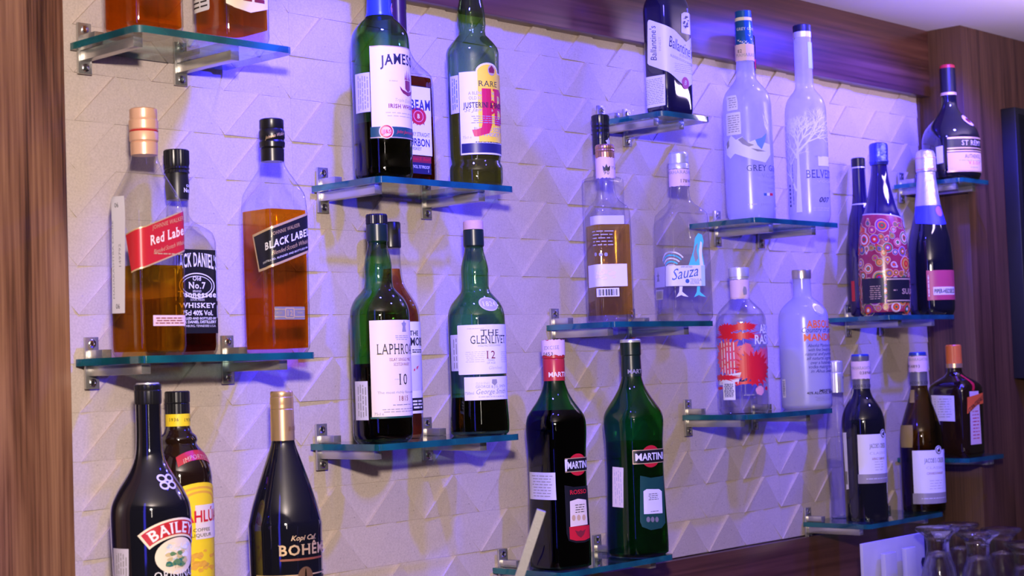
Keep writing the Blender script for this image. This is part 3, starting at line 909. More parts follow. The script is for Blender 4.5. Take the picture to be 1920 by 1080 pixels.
b = Bottle('whisky_bottle', 'square clear whisky bottle with slanted black label and black cap', 'bottle', 'S2', 521, 1.664,
           [(660, 43, 7), (654, 47, 7), (640, 47.5, 7), (400, 48.5, 7), (370, 47, 6), (345, 38, 4), (325, 29, 2.6), (312, 24, 2), (303, 21.5, 2), (260, 21, 2)], G_clear, level=397, liq=Lq_blk)
b.lathe_part('cap', [(304, 22), (281, 22.5), (279, 21), (277, 24), (268, 24.5), (264, 22.5), (260, 24.5), (248, 24.5), (243, 22.5), (242, 23), (226, 23), (224, 21)], C_black)
nk = Neck(b, 24.9)
c = [o for o in b.root.children if o.name.startswith('cap')][0]
nk.text(c, 'Johnnie Walker', 256, 6, P_gold, x0=498, x1=532, st='i', slope=0.25); nk.done()
l = b.poly('front_label', [(474, 443), (499, 431), (582, 400), (582, 472), (499, 505), (486, 510)], P_black)
b.poly('border', [(474, 441), (499, 429), (582, 398), (582, 402.5), (499, 433.5), (474.5, 445.5)], P_gold, 0.0006, l)
b.poly('border', [(485, 506), (499, 501), (582, 468), (582, 472.5), (499, 505.5), (486, 510.5)], P_gold, 0.0006, l)
b.poly('border', [(474, 443), (476, 442), (488, 509), (486, 510)], P_gold, 0.0006, l)
sl = 0.30
b.text(l, 'JOHNNIE WALKER', 433, 6.5, P_gold, x0=508, x1=562, st='sk', slope=sl)
b.text(l, 'BLACK LABEL', 454, 13.5, I_white, x0=497, x1=580, st='sb', slope=sl)
b.text(l, 'Blended Scotch Whisky', 466, 8, P_gold, x0=510, x1=578, st='i', slope=sl)
b.text(l, 'DISTILLED, BLENDED AND BOTTLED IN', 479, 3.4, I_white, x0=494, x1=576, slope=sl)
l = b.rect('small_label', 515, 575, 571, 599, P_grey, r=1)
b.rect('border', 515, 579, 571, 580.5, P_gold, off=0.0006, parent=l); b.rect('border', 515, 593, 571, 594.5, P_gold, off=0.0006, parent=l)
b.rect('badge', 534, 577, 552, 597, P_gold, off=0.0006, parent=l, r=3)
b.rect('badge_panel', 536, 579, 550, 595, P_grey, off=0.0007, parent=l, r=2)
b.text(l, '12', 592, 10, P_gold, xc=543, st='sb', off=0.0009); b.text(l, 'AGED', 588, 3.5, P_gold, xc=524); b.text(l, 'YEARS', 588, 3.5, P_gold, xc=562); b.done()

# ======================================================== lower left shelf (below the frame)
b = Bottle('cream_liqueur_bottle', 'black round shouldered cream liqueur bottle with red banner label', 'bottle', 'S14', 288, 1.650,
           [(1180, 64), (1172, 70), (1080, 72), (1000, 74.5), (967, 75), (946, 73), (928, 66), (911, 57), (893, 45), (876, 35), (858, 28), (840, 25), (800, 23.8), (752, 23.8)], G_black)
b.lathe_part('cap', [(758, 24.5), (754, 25.5), (733, 25.5), (731, 24.5), (728, 25.5), (722, 25.5), (720, 24)], C_black, ridge=0.02, seg=56)
b.lathe_part('cap_top', [(720.5, 22), (717.5, 21.5), (717, 19)], C_silver)
u0, v0 = b.uv(335, 1005)
def arcband(b, uc, vc, r0, r1, a0, a1, n=18):
    V = []
    for i in range(n + 1): a = math.radians(a0 + (a1 - a0) * i / n); V.append((uc + r1 * b.s * math.cos(a), vc + r1 * b.s * math.sin(a)))
    for i in range(n + 1): a = math.radians(a1 + (a0 - a1) * i / n); V.append((uc + r0 * b.s * math.cos(a), vc + r0 * b.s * math.sin(a)))
    return V
uc = b.uv(334, 1000)[0]; vc = b.uv(330, 1095)[1]
l = b.patch('front_label', arcband(b, uc, vc, 88, 122, 50, 130), P_cream, 0.0004)
b.patch('banner', arcband(b, uc, vc, 92, 118, 52.5, 127.5), P_red, 0.0006, l)
b.text(l, 'BAILEYS', 0, 20, I_white, uc=uc, st='sb', off=0.0008) if False else None
V, F, nat = layout('BAILEYS', 'sb')
ang = np.radians(90) - (V[:, 0] / (nat / 2)) * math.radians(33); rr = (95 + V[:, 1] * 20) * b.s
Vc, Fc = cut_mesh(np.stack([uc + rr * np.cos(ang), vc + rr * np.sin(ang)], -1), F, 0.005); b._queue(l, I_white, Vc, Fc, 0.0008)
def blobs(b, par, cu, cv, rx, ry, cols, seed, n=26, size=(4, 12), off=0.0006):
    """soft patches of colour inside an oval, for small printed pictures"""
    R = random.Random(seed)
    for i in range(n):
        a = R.uniform(0, 6.28); q = math.sqrt(R.random()) * 0.8; sz = R.uniform(*size) * b.s
        x, y = cu + rx * b.s * q * math.cos(a), cv + ry * b.s * q * math.sin(a)
        P = [(x + sz * R.uniform(0.7, 1.2) * math.cos(t), y + sz * 0.6 * R.uniform(0.7, 1.2) * math.sin(t)) for t in np.linspace(0, 6.283, 10)[:-1]]
        b._queue(par, R.choice(cols), P, [tuple(range(9))], off + 0.00002 * i)
def oval_uv(b, name, cu, cv, rx, ry, mat, off, par):
    return b.patch(name, [(cu + rx * b.s * math.cos(t), cv + ry * b.s * math.sin(t)) for t in np.linspace(0, 2 * math.pi, 37)[:-1]], mat, off, par)
pic_g = pbr('print_leaf_green', (0.12, 0.25, 0.10), 0.5); pic_b = pbr('print_sky', (0.55, 0.62, 0.66), 0.5); pic_t = pbr('print_straw', (0.62, 0.50, 0.24), 0.5); pic_t2 = pbr('print_teal', (0.02, 0.16, 0.14), 0.5)
oval_uv(b, 'picture', uc, vc + 52 * b.s, 47, 34, P_cream, 0.0005, l)
blobs(b, l, uc, vc + 60 * b.s, 36, 20, [pic_b, P_cream, I_white, pic_t], 4, 24, (6, 13)); blobs(b, l, uc - 6 * b.s, vc + 46 * b.s, 30, 18, [pic_g, pic_t2, pic_t, pic_g], 5, 20, (4, 10), 0.0011)
b.text(l, 'The', 1064, 9, P_gold, uc=uc, st='si'); b.text(l, 'ORIGINAL', 1082, 13, I_white, uc=uc, wf=1.0, st='s')
l = b.rect('back_label', 215, 1029, 242, 1140, P_lilac); b.print_rows(l, 219, 1036, 240, 1130, 5, I_grey, vert=True, fill=0.35)
em = b.poly('neck_emblem', [(310, 898), (314, 898), (314, 902), (310, 902)], P_lilac, 0.0005)
u, v = b.uv(313, 903)
for sx, sy in ((-8.5, 6.5), (8.5, 6.5), (-8.5, -6.5), (8.5, -6.5)):
    V = []; F = []; n = 16
    for i in range(n):
        a = 2 * math.pi * i / n
        for q in (0, 3.4): V.append((u + (sx + (9.5 - q) * math.cos(a)) * b.s, v + (sy + (7.6 - q) * math.sin(a)) * b.s))
        F.append((2 * i, 2 * ((i + 1) % n), 2 * ((i + 1) % n) + 1, 2 * i + 1))
    b._queue(em, P_lilac, V, F, 0.0006)
b.done()

b = Bottle('coffee_liqueur_bottle', 'dark brown coffee liqueur bottle with yellow label and yellow neck band', 'bottle', 'S14', 343, 1.716,
           [(1165, 54), (1158, 60), (1000, 61.5), (900, 61.5), (880, 59), (862, 53), (846, 44), (836, 36), (832, 34), (826, 36), (818, 34), (812, 27), (800, 22.5), (740, 21.5)], G_brown, phi=0.1)
b.lathe_part('cap', [(776, 23), (757, 23), (756, 22.2), (754, 23.6), (735, 23.6), (733, 21)], C_black, ridge=0.02, seg=56)
c = b.lathe_part('neck_band', [(799, 23.2), (776, 23.2)], P_yellow)
nk = Neck(b, 23.5); nk.text(c, '1936', 790, 6, I_black, xc=326, st='s'); nk.text(c, '1936', 790, 6, I_black, xc=352, st='s'); nk.done()
uc = b.uv(378, 960)[0]
l = b.patch('shoulder_label', [(uc + x * b.s, b.zrow(874) + (y + 12 * (1 - (x / 42) ** 2)) * b.s) for x, y in [(-42 + 7 * i, 0) for i in range(13)] + [(42 - 7 * i, 18) for i in range(13)]], C_red, 0.0005)
b.text(l, 'IMPORTED', 868, 8, P_gold, uc=uc, wf=1.0, st='s', arc=8)
vt = b.zrow(904); vb = b.zrow(1130)
def archtop(w, vb, vt, n=14): return [(-w, vb), (w, vb), (w, vt - w * 0.45)] + [(w * math.cos(a), vt - w * 0.45 + w * 0.45 * math.sin(a)) for a in np.linspace(0.15, math.pi - 0.15, n)] + [(-w, vt - w * 0.45)]
l = b.patch('front_label', [(uc + x, y) for x, y in archtop(62 * b.s, vb, vt)], P_yellow, 0.0004)
C_amber = pbr('amber_print', (0.80, 0.42, 0.04), 0.45)
for k, (w, m) in enumerate(((52, C_amber), (46, P_yellow), (40, C_amber), (34, P_yellow))):
    b.patch('arch', [(uc + x, y) for x, y in archtop(w * b.s, b.zrow(958), vt - (62 - w) * 0.7 * b.s)], m, 0.0005 + 0.0001 * k, l)
b.rect('white_panel', 366, 946, 401, 1010, P_cream, off=0.0010, parent=l)
b.text(l, 'KAHLÚA', 978, 21, I_red, uc=uc, wf=0.9, st='b', off=0.0013)
b.text(l, 'COFFEE', 996, 6, I_black, uc=uc, wf=1.3, off=0.0013); b.text(l, 'LIQUEUR', 1006, 6, I_black, uc=uc, wf=1.3, off=0.0013)
blobs(b, l, uc, b.zrow(1050), 50, 24, [C_amber, C_amber, pbr('ochre_print', (0.62, 0.36, 0.05), 0.5)], 8, 22, (4, 10), 0.0006); b.done()

b = Bottle('coffee_liqueur_bottle', 'black cone shouldered liqueur bottle with long gold cap and gold lettering', 'bottle', 'S14', 540, 1.645,
           [(1170, 58), (1163, 66), (1000, 69), (982, 69.3), (974, 67.5), (953, 62.5), (920, 52.5), (887, 41.5), (853, 29.5), (835, 23.5), (825, 21.5), (800, 20.5)], G_black, straight=False)
c = b.lathe_part('cap', [(826, 22.6), (768, 22.2), (767, 21.6), (764, 22.2), (760, 21.6), (757, 22.2), (745, 22), (744, 21), (740, 21.5), (736, 21.5), (733, 20)], C_gold)
nk = Neck(b, 22.6); nk.text(c, 'BOHÊME', 806, 7, C_copper, uc=nk.uv(556, 800)[0], wf=1.1, st='s'); nk.done()
uc = b.uv(572, 1030)[0]
l = b.patch('front_label', [(uc - 66 * b.s, b.zrow(1078)), (uc + 66 * b.s, b.zrow(1078)), (uc + 66 * b.s, b.zrow(1160)), (uc - 66 * b.s, b.zrow(1160))], P_black, 0.0004)
b.text(l, 'Kopi Café', 1012, 9, P_gold, uc=uc, wf=1.1, st='bi'); b.text(l, 'BOHÊME', 1040, 19, P_gold, x0=522, x1=607, st='bs')
b.rect('rule', 525, 1049, None, 1053, pbr('rust_print', (0.25, 0.07, 0.03), 0.5), uc=uc, off=0.0006, parent=l)
b.patch('gold_rule', [(uc - 100 * b.s, b.zrow(1074)), (uc + 100 * b.s, b.zrow(1074)), (uc + 100 * b.s, b.zrow(1071.5)), (uc - 100 * b.s, b.zrow(1071.5))], P_gold, 0.0005, l)
oval_uv(b, 'bean_emblem', uc, b.zrow(1078), 16, 20, C_copper, 0.0008, l); oval_uv(b, 'bean_crease', uc, b.zrow(1078), 2, 17, G_brown, 0.0009, l); b.done()

# ======================================================== centre top shelf
b = Bottle('whiskey_bottle', 'green whiskey bottle with blue foil neck and cream label', 'bottle', 'S3', 720.5, 1.664,
           [(332, 50), (326, 55), (300, 54.5), (270, 55), (100, 55.5), (82, 55), (68, 53), (56, 47), (46, 39), (38, 30), (31, 25), (24, 23), (-60, 20.5), (-75, 20.5)], G_green, level=235, liq=Lq_malt, phi=turn(720.5, 55, 764))
b.lathe_part('capsule', [(33, 26.5), (26, 24), (-40, 21.6), (-42, 23), (-100, 23), (-103, 20)], C_foil)
c = [o for o in b.root.children if o.name.startswith('capsule')][0]
nk = Neck(b, 24.2); nk.oval('neck_seal', 737, 18, 11, 12, P_pink, 0.0004, c); nk.oval('seal_centre', 737, 18, 9, 10, P_red, 0.0006, c); nk.text(c, 'JJ&S', 21.5, 6, I_white, xc=737, st='b', off=0.0009); nk.done()
l = b.rect('front_label', 695, 86, None, 238, P_cream, uc=0)
b.rect('label_border', 695, 86, None, 87.5, P_gold, uc=0, off=0.0006, parent=l)
b.rect('green_band', 695, 238, None, 260, P_green, uc=0, off=0.0006, parent=l); b.rect('label_border', 695, 257.5, None, 259, P_gold, uc=0, off=0.0008, parent=l)
b.text(l, 'JAMESON', 124, 19, I_black, x0=712.5, uc=0, st='sb', arc=6)
# crest: shield, crown of flames, ribbon
b.shape(l, 764, 160, [(-9, 8), (9, 8), (9, -8), (0, -14), (-9, -8)], 1.0, I_maroon)
for dx, hh in ((-8, 14), (-3, 20), (3, 18), (8, 13)): b.shape(l, 764, 160, [(dx - 2.2, 9), (dx + 2.2, 9), (dx + 1, 9 + hh * 0.6), (dx, 9 + hh)], 1.0, I_maroon)
b.shape(l, 764, 174, [(-22, 10), (-15, 4), (0, 0), (15, 4), (22, 10), (20, 3), (14, -3), (0, -7), (-14, -3), (-20, 3)], 1.0, I_maroon)
b.text(l, 'Triple Distilled', 192, 6, I_pale, uc=0, wf=1.0, st='i'); b.text(l, 'IRISH WHISKEY', 202, 7.5, I_maroon, x0=728, uc=0, st='sb')
b.print_rows(l, 722, 208, None, 220, 2, I_pale, uc=0, fill=0.25); b.print_rows(l, 728, 150, 746, 153, 1, I_pale, fill=0.5)
b.text(l, 'John Jameson & Son', 252, 6, I_red, uc=0.006, wf=0.9, st='i', off=0.0009)
b.oval('seal', 724.5, 246.5, 13.5, 13.5, P_cream, 0.0009, l); b.oval('seal_ring', 724.5, 246.5, 12, 12, P_red, 0.0010, l); b.oval('seal_disc', 724.5, 246.5, 9, 9, P_pink, 0.0011, l)
b.text(l, 'JJ&S', 250, 7, I_red, xc=724.5, st='b', off=0.0013)
l = b.rect('back_label', 667, 137, 694, 211, P_lilac); b.print_rows(l, 671, 140, 692, 208, 5, I_grey, vert=True, fill=0.4); b.done()

b = Bottle('bourbon_bottle', 'clear bourbon bottle with white label and red seal, half hidden behind a green bottle', 'bottle', 'S3', 757, 1.724,
           [(337, 46, 5), (333, 50, 5), (165, 49.5, 5), (145, 47, 5), (132, 38, 4), (115, 27, 2.5), (90, 18, 2), (60, 15, 2), (-40, 14, 2)], G_clear, level=150, liq=Lq_jd)
b.lathe_part('capsule', [(64, 15), (20, 14.8), (18, 15.5), (-60, 15), (-63, 12)], pbr('dark_plum_capsule', (0.03, 0.008, 0.022), 0.35))
l = b.rect('front_label', 745, 160, 808, 290, P_white)
uc = b.uv(778, 220)[0]
b.rect('label_border', 745, 160, 808, 161.5, I_black, off=0.0006, parent=l)
b.text(l, 'JIM BEAM', 203, 19, I_navy, x0=735, x1=806, st='sbk', arc=-2)
b.oval('wax_seal', 784, 218, 20, 16, P_red, 0.0006, l); b.oval('wax_seal_rim', 784, 218, 13, 11, pbr('seal_pink', (0.7, 0.25, 0.3), 0.4), 0.0007, l); b.oval('wax_seal_disc', 784, 218, 11, 9.5, P_red, 0.0008, l)
b.text(l, 'B', 222, 8, I_white, xc=784, st='b', off=0.0010)
b.shape(l, 784, 210, [(-10, -4), (0, -6), (10, -4), (15, -24), (8, -19), (3, -26), (0, -18), (-4, -26), (-8, -19), (-15, -24)], 1.0, I_maroon, off=0.00055)
b.text(l, 'KENTUCKY STRAIGHT', 255, 7.5, I_navy, x0=748, x1=805, st='')
b.text(l, 'BOURBON', 273, 14, I_navy, x0=748, x1=805, st='b'); b.text(l, 'WHISKEY', 281, 6, I_navy, x0=764, x1=790)
b.rect('red_band', 745, 292, 808, 304, I_maroon, off=0.0005, parent=l); b.rect('black_band', 745, 304, 808, 325, P_navy, off=0.0005, parent=l)
b.text(l, '40% ALC/VOL 75°PROOF', 315, 5.5, I_white, x0=752, x1=805); b.text(l, '1', 324, 5, I_white, xc=803); b.text(l, 'James B. Beam', 301, 6, I_red, xc=788, st='i'); b.done()

b = Bottle('whisky_bottle', 'light green whisky bottle with yellow and white label and big red letters', 'bottle', 'S3', 894, 1.668,
           [(348, 46), (343, 49.5), (318, 50), (312, 48.5), (308, 46), (302, 46.2), (296, 47.5), (280, 47.8), (120, 49.5), (104, 50), (93, 47.5), (84, 41), (75, 33), (68, 26.5), (60, 25), (48, 26.8), (25, 26), (-10, 20), (-40, 18), (-62, 18)], G_green_l, level=180, liq=Lq_gold, phi=turn(894, 48, 922))
b.lathe_part('cap', [(-40, 20), (-72, 20), (-75, 17)], C_red)
yl = []
uL = b.uv(862, 200)[0]; w = abs(uL)
zt, zb_ = b.uv(905, 134)[1], b.uv(905, 289)[1]
arch = [(26 * b.s * math.cos(a), zt + 17 * b.s * math.sin(a)) for a in np.linspace(0, math.pi, 12)]
l = b.patch('front_label', [(-w, zb_), (w, zb_), (w, zt)] + arch + [(-w, zt)], P_white, 0.0004)
yz = b.uv(905, 266)[1]; i_ = 2.0 * b.s
uy = b.uv(896, 200)[0]
b.patch('yellow_panel', [(uy, yz), (w - i_, yz), (w - i_, zt - i_)] + [(24 * b.s * math.cos(a), zt - i_ + 16 * b.s * math.sin(a)) for a in np.linspace(0, math.pi, 12) if 24 * b.s * math.cos(a) > uy] + [(uy, zt - i_ + 4 * b.s)], P_yellow, 0.0006, l)
b.patch('navy_band', [(-w + i_, b.uv(905, 286)[1]), (w - i_, b.uv(905, 286)[1]), (w - i_, b.uv(905, 268)[1]), (-w + i_, b.uv(905, 268)[1])], P_navy, 0.0006, l)
for q in (-1, 1): b.patch('label_edge', [(q * w - 0.6 * b.s, zb_), (q * w + 0.6 * b.s, zb_), (q * w + 0.6 * b.s, zt), (q * w - 0.6 * b.s, zt)], P_navy, 0.0007, l)
b.text(l, 'RARE', 162, 10, I_black, uc=0, wf=1.15, st='s')
b.text(l, 'A BLEND OF THE PUREST', 178, 6, I_grey, x0=878, uc=0); b.text(l, 'OLD SCOTCH WHISKIES', 187, 6, I_grey, x0=879, uc=0)
b.text(l, 'JUSTERINI & BROOKS', 203, 10, I_black, x0=869, uc=0.0, st='sbk', off=0.0010)
b.text(l, "St James's Street", 210, 7, I_grey, x0=872, uc=0, st='i')
V, F, nat = layout('J', 'sb'); 
b.text(l, 'J', 232, 66, I_red, x0=884, x1=921, st='sb', off=0.0008)
b.text(l, '&', 214, 26, I_red, xc=924, st='b', off=0.0009, wf=0.8)
b.text(l, 'B', 234, 66, I_red, x0=924, x1=940.5, st='sb', off=0.0008)
b.print_rows(l, 880, 216, 938, 232, 4, I_grey, fill=0.3, off=0.0011)
b.text(l, 'BLENDED SCOTCH', 246, 7.5, I_grey, x0=889, uc=0.003); b.text(l, 'WHISKY', 256, 7.5, I_grey, uc=0.001, wf=1.1); b.text(l, '75cl e', 260, 5, I_pale, xc=876)
b.print_rows(l, 886, 265, None, 268, 1, I_black, uc=0)
b.oval('crest', 921, 132, 9, 10, P_gold, 0.0008, l); b.shape(l, 921, 132, [(-6, -5), (6, -5), (7, 2), (3, 6), (0, 9), (-3, 6), (-7, 2)], 1.0, I_maroon, off=0.001)
l = b.rect('back_label', 845, 142, 861, 213, P_lilac); b.print_rows(l, 848, 145, 859, 208, 3, I_blue, vert=True, fill=0.35)
em = b.oval('embossed_seal', 912, 77, 14, 11, thin_glass('green_emboss', (0.35, 0.55, 0.30), (0.05, 0.2, 0.06)), 0.0010); b.done()

# ======================================================== centre lower shelf
b = Bottle('single_malt_bottle', 'green single malt bottle with black cap and big cream label', 'bottle', 'S4', 719, 1.664,
           [(827, 48), (822, 54), (812, 56), (620, 56.2), (595, 56), (582, 55), (570, 51), (558, 44), (548, 34), (540, 28), (524, 26), (500, 26), (480, 23), (462, 19), (456, 18.5), (452, 20), (440, 20), (415, 18)], G_green, level=682, liq=Lq_malt, phi=turn(719, 56, 759))
b.lathe_part('cap', [(421, 20), (420, 20.5), (405, 20.5), (402, 19)], C_black, ridge=0.04, seg=64)
b.lathe_part('capsule', [(453, 20.6), (422, 20.2), (421, 19.5)], C_green)
l = b.rect('front_label', 695, 601, None, 784, P_cream, uc=0)
b.shape(l, 757, 612, [(-6, -10), (6, -10), (4, 0), (7, 6), (2, 8), (0, 12), (-2, 8), (-7, 6), (-4, 0)], 1.0, I_grey)
b.print_rows(l, 740, 628, None, 638, 3, I_grey, uc=0.001, fill=0.35)
b.text(l, 'LAPHROAIG', 665, 19, I_black, x0=706.5, uc=0.0, st='s'); b.text(l, 'ISLAY SINGLE MALT', 677, 5.5, I_maroon, x0=730, uc=0, st='s'); b.text(l, 'SCOTCH WHISKY', 686, 5.5, I_maroon, x0=738, uc=0, st='s')
b.text(l, '10', 721, 20, I_black, uc=0, wf=0.8, st='s'); b.print_rows(l, 739, 710, 750, 712, 1, I_pale)
b.text(l, 'The most richly flavoured of all', 739, 4.5, I_grey, x0=708, uc=0); b.text(l, '1815', 751, 9, I_maroon, uc=0, wf=0.9, st='s')
b.print_rows(l, 732, 757, None, 762, 1, I_grey, uc=0, fill=0.3); b.print_rows(l, 716, 766, None, 775, 2, I_grey, uc=0, fill=0.3); b.text(l, '75cl e', 779, 5, I_grey, xc=711)
b.rect('green_edge', 695, 782, None, 785.5, P_green, uc=0, off=0.0006, parent=l)
l = b.rect('back_label', 667, 715, 690.5, 788, P_lilac); b.print_rows(l, 671, 720, 689, 784, 4, I_grey, vert=True, fill=0.4); b.done()

b = Bottle('single_malt_bottle', 'clear malt bottle with black cap and white label, half hidden behind another bottle', 'bottle', 'S4', 744, 1.724,
           [(819, 46), (815, 50), (800, 50.5), (600, 50.5), (585, 49), (570, 44), (555, 35), (540, 26), (525, 21), (505, 18.5), (480, 17.5), (420, 16.5)], G_clear, level=505, liq=Lq_pink, phi=0.2)
b.lathe_part('cap', [(466, 18), (464, 19.5), (420, 19.5), (417, 18)], C_black)
l = b.rect('front_label', 740, 603, 793, 776, P_white)
b.text(l, 'THE', 629, 9, I_black, x0=767, x1=783, st='b'); b.text(l, 'DALMORE', 648, 15, I_black, x0=738, x1=791, st='b')
b.print_rows(l, 772, 654, 791, 662, 2, I_black, fill=0.5)
b.rect('grey_panel', 770, 666, 792, 732, P_lilac, off=0.0006, parent=l)
b.shape(l, 780, 690, [(-10, -8), (6, -2), (12, 8), (4, 4), (-8, -2)], 0.8, I_red); b.rect('dark_band', 770, 746, 793, 770, P_black, off=0.0006, parent=l); b.print_rows(l, 773, 749, 791, 767, 3, I_white, off=0.0008); b.done()

b = Bottle('single_malt_bottle', 'green single malt bottle with pale cork cap and two part white label', 'bottle', 'S4', 900.5, 1.668,
           [(817, 50), (811, 54.5), (795, 55.5), (760, 54), (740, 53), (600, 54), (592, 53.5), (581, 51), (570, 46), (559, 37), (549, 28.5), (538, 25.5), (508, 26), (490, 23), (473, 18.5), (463, 17.2), (460, 18.8), (425, 18.8)], G_green, level=745, liq=Lq_malt, phi=turn(900, 54, 925))
b.lathe_part('cork_cap', [(431, 18.9), (429, 19.2), (416, 18.8), (414, 17.5)], C_cork)
b.lathe_part('capsule', [(464, 18), (461, 19.6), (432, 19.4)], C_green)
l = b.rect('front_label', 859, 610, None, 703, P_white, uc=0, r=2)
b.text(l, 'THE', 629, 11, I_black, uc=0, wf=1.2, st='s'); b.text(l, 'GLENLIVET', 645, 15, I_black, x0=882, uc=0.001, st='sk')
b.text(l, 'SINGLE MALT SCOTCH WHISKY', 650, 3.6, I_grey, x0=896, uc=0); b.text(l, '12', 672, 14, I_maroon, uc=0, wf=1.0, st='s'); b.text(l, 'YEARS', 677, 3.5, I_grey, uc=0); b.text(l, 'OF AGE', 682, 3.5, I_grey, uc=0)
b.print_rows(l, 872, 658, 911, 680, 6, I_pale, fill=0.25); b.print_rows(l, 938, 658, 949, 680, 6, I_pale, fill=0.25); b.text(l, 'Glenlivet', 692, 6, I_pale, uc=0.008, st='i')
b.print_rows(l, 873, 615, 910, 617, 1, I_pale)
l2 = b.rect('lower_label', 871, 707.5, None, 751, P_white, uc=0.003)
b.text(l2, 'GEORGE & J.G. SMITH', 728, 5, I_grey, x0=892, uc=0.002); b.text(l2, 'George Smith', 738, 9, I_grey, uc=0.002, wf=0.9, st='i'); b.text(l2, '750ml', 740, 5, I_grey, xc=880); b.shape(l2, 927, 716, [(-5, 5), (5, 5), (6, -2), (0, -7), (-6, -2)], 1.0, I_grey); b.print_rows(l2, 892, 716, 918, 721, 2, I_pale, fill=0.3); b.print_rows(l2, 892, 743, None, 746, 1, I_pale, uc=0.002)
b.oval('shoulder_seal', 917, 570, 20, 13, P_lilac, 0.0006, tilt=-0.1); sl_ = [o for o in b.root.children if o.name.startswith('shoulder_seal')][0]
b.oval('seal_rim', 917, 570, 17.5, 11, pbr('lilac_print', (0.42, 0.38, 0.50), 0.5), 0.0008, sl_, tilt=-0.1); b.text(sl_, '1824', 574, 9, I_white, xc=917, st='s', off=0.0011)
l = b.rect('back_label', 846, 628, 860, 696, P_lilac, r=2); b.print_rows(l, 850, 634, 859, 692, 2, I_grey, vert=True, fill=0.4); b.done()

# ======================================================== bottom centre shelf: two vermouth bottles
def vermouth(label, ax, top, rows, glass, level, liq, n=3.6):
    pr = [(r[0], r[1], n if r[0] > top else 2 + (n - 2) * 0.0) for r in rows]
    return Bottle('vermouth_bottle', label, 'bottle', 'S13', ax, 1.666, pr, glass, level=level, liq=liq)
def tri(l, *a): pass
rows = [(1066, 44), (1060, 49.5), (1040, 50), (960, 48.5), (900, 47), (850, 47.5), (805, 49.5), (792, 49)]
b = Bottle('vermouth_bottle', 'dark red vermouth bottle with red capsule, pink strip and red label', 'bottle', 'S13', 1052, 1.668,
           [(r[0], r[1], 3.4) for r in rows] + [(780, 47, 3.2), (768, 41.5, 2.8), (752, 33, 2.3), (736, 26, 2), (722, 21.5, 2), (712, 19.5, 2), (650, 18.5, 2)], G_green_d, level=770, liq=liquid('red_vermouth', (0.03, 0.006, 0.02)), phi=0.12)
c = b.lathe_part('capsule', [(714, 20.5), (675, 20.8), (673, 20), (671, 21.5), (664, 21.5), (640, 21), (637, 19)], C_red)
nk = Neck(b, 21); nk.text(c, 'MARTINI', 706, 9, P_cream, x0=1030, x1=1074, st='b') if False else nk.text(c, 'MARTINI', 707, 9, P_cream, x0=1029, wf=0.95, st='b'); nk.done()
sp = strip(b, 1014, 1060, 636, 668, P_pink, 22.6, jag=3); nk = Neck(b, 22.6); nk.text(sp, 'EXCISE', 655, 6.5, I_grey, x0=1021, x1=1048, st='s', slope=0.03); nk.text(sp, '0453', 667, 6.5, I_black, xc=1027, st='s'); nk.done()
def martini_label(b, xc, y, x0, word, bar_mat):
    l = b.oval('roundel', xc, y, 24, 20.5, I_red, 0.0006)
    u, v = b.uv(xc, y); s_ = b.s
    ul = b.uv(x0, y)[0]; w = u - ul
    b.patch('bar_border', [(u - w, v - 13 * s_), (u + w, v - 13 * s_), (u + w, v + 13 * s_), (u - w, v + 13 * s_)], P_gold, 0.0008, l)
    b.patch('name_bar', [(u - w + 1.2 * s_, v - 11.5 * s_), (u + w - 1.2 * s_, v - 11.5 * s_), (u + w - 1.2 * s_, v + 11.5 * s_), (u - w + 1.2 * s_, v + 11.5 * s_)], bar_mat, 0.0009, l)
    V, F, nat = layout(word, 'b'); sx = (2 * w - 10 * s_) / nat
    Vc, Fc = cut_mesh(np.stack([u + V[:, 0] * sx, v + (V[:, 1] - 0.5) * 13 * s_], -1), F, 0.005); b._queue(l, I_white, Vc, Fc, 0.0012)
    return l
l = martini_label(b, 1083, 871, 1059, 'MARTINI', P_black)
b.poly('torn_paper', [(1058, 862), (1063, 861), (1062, 884), (1059, 884)], P_white, 0.0013, l)
l = b.poly('lower_label', [(1058, 910), (1075, 913), (1101, 910), (1105, 1012), (1095, 1017), (1080, 1018), (1066, 1014), (1062, 1000)], P_black, 0.0006)
b.text(l, 'ROSSO', 926, 8, I_red, x0=1068, x1=1098, st='b', off=0.001)
b.poly('red_foot', [(1067, 988), (1104, 984), (1105, 1008), (1095, 1013), (1080, 1014), (1068, 1011)], I_red, 0.0008, l)
b.poly('cream_panel', [(1068, 940), (1083, 935), (1098, 937), (1101, 983), (1069, 988)], P_cream, 0.0008, l); b.print_rows(l, 1077, 944, 1096, 962, 4, I_black, fill=0.3, off=0.001)
for q in range(3): b.oval('medal', 1075 + q * 9.5, 971 - q * 0.5, 4.5, 5.5, pbr('medal_print', (0.65, 0.45, 0.22), 0.5), 0.0010, l)
b.shape(l, 1088, 999, [(-14, 6), (-5, 3), (0, 5), (5, 3), (14, 6), (8, -4), (0, -9), (-8, -4)], 1.0, I_maroon, off=0.001)
l = b.rect('back_label', 994, 886, 1042, 937, P_lilac); b.print_rows(l, 998, 890, 1038, 933, 8, I_grey, fill=0.3); b.done()

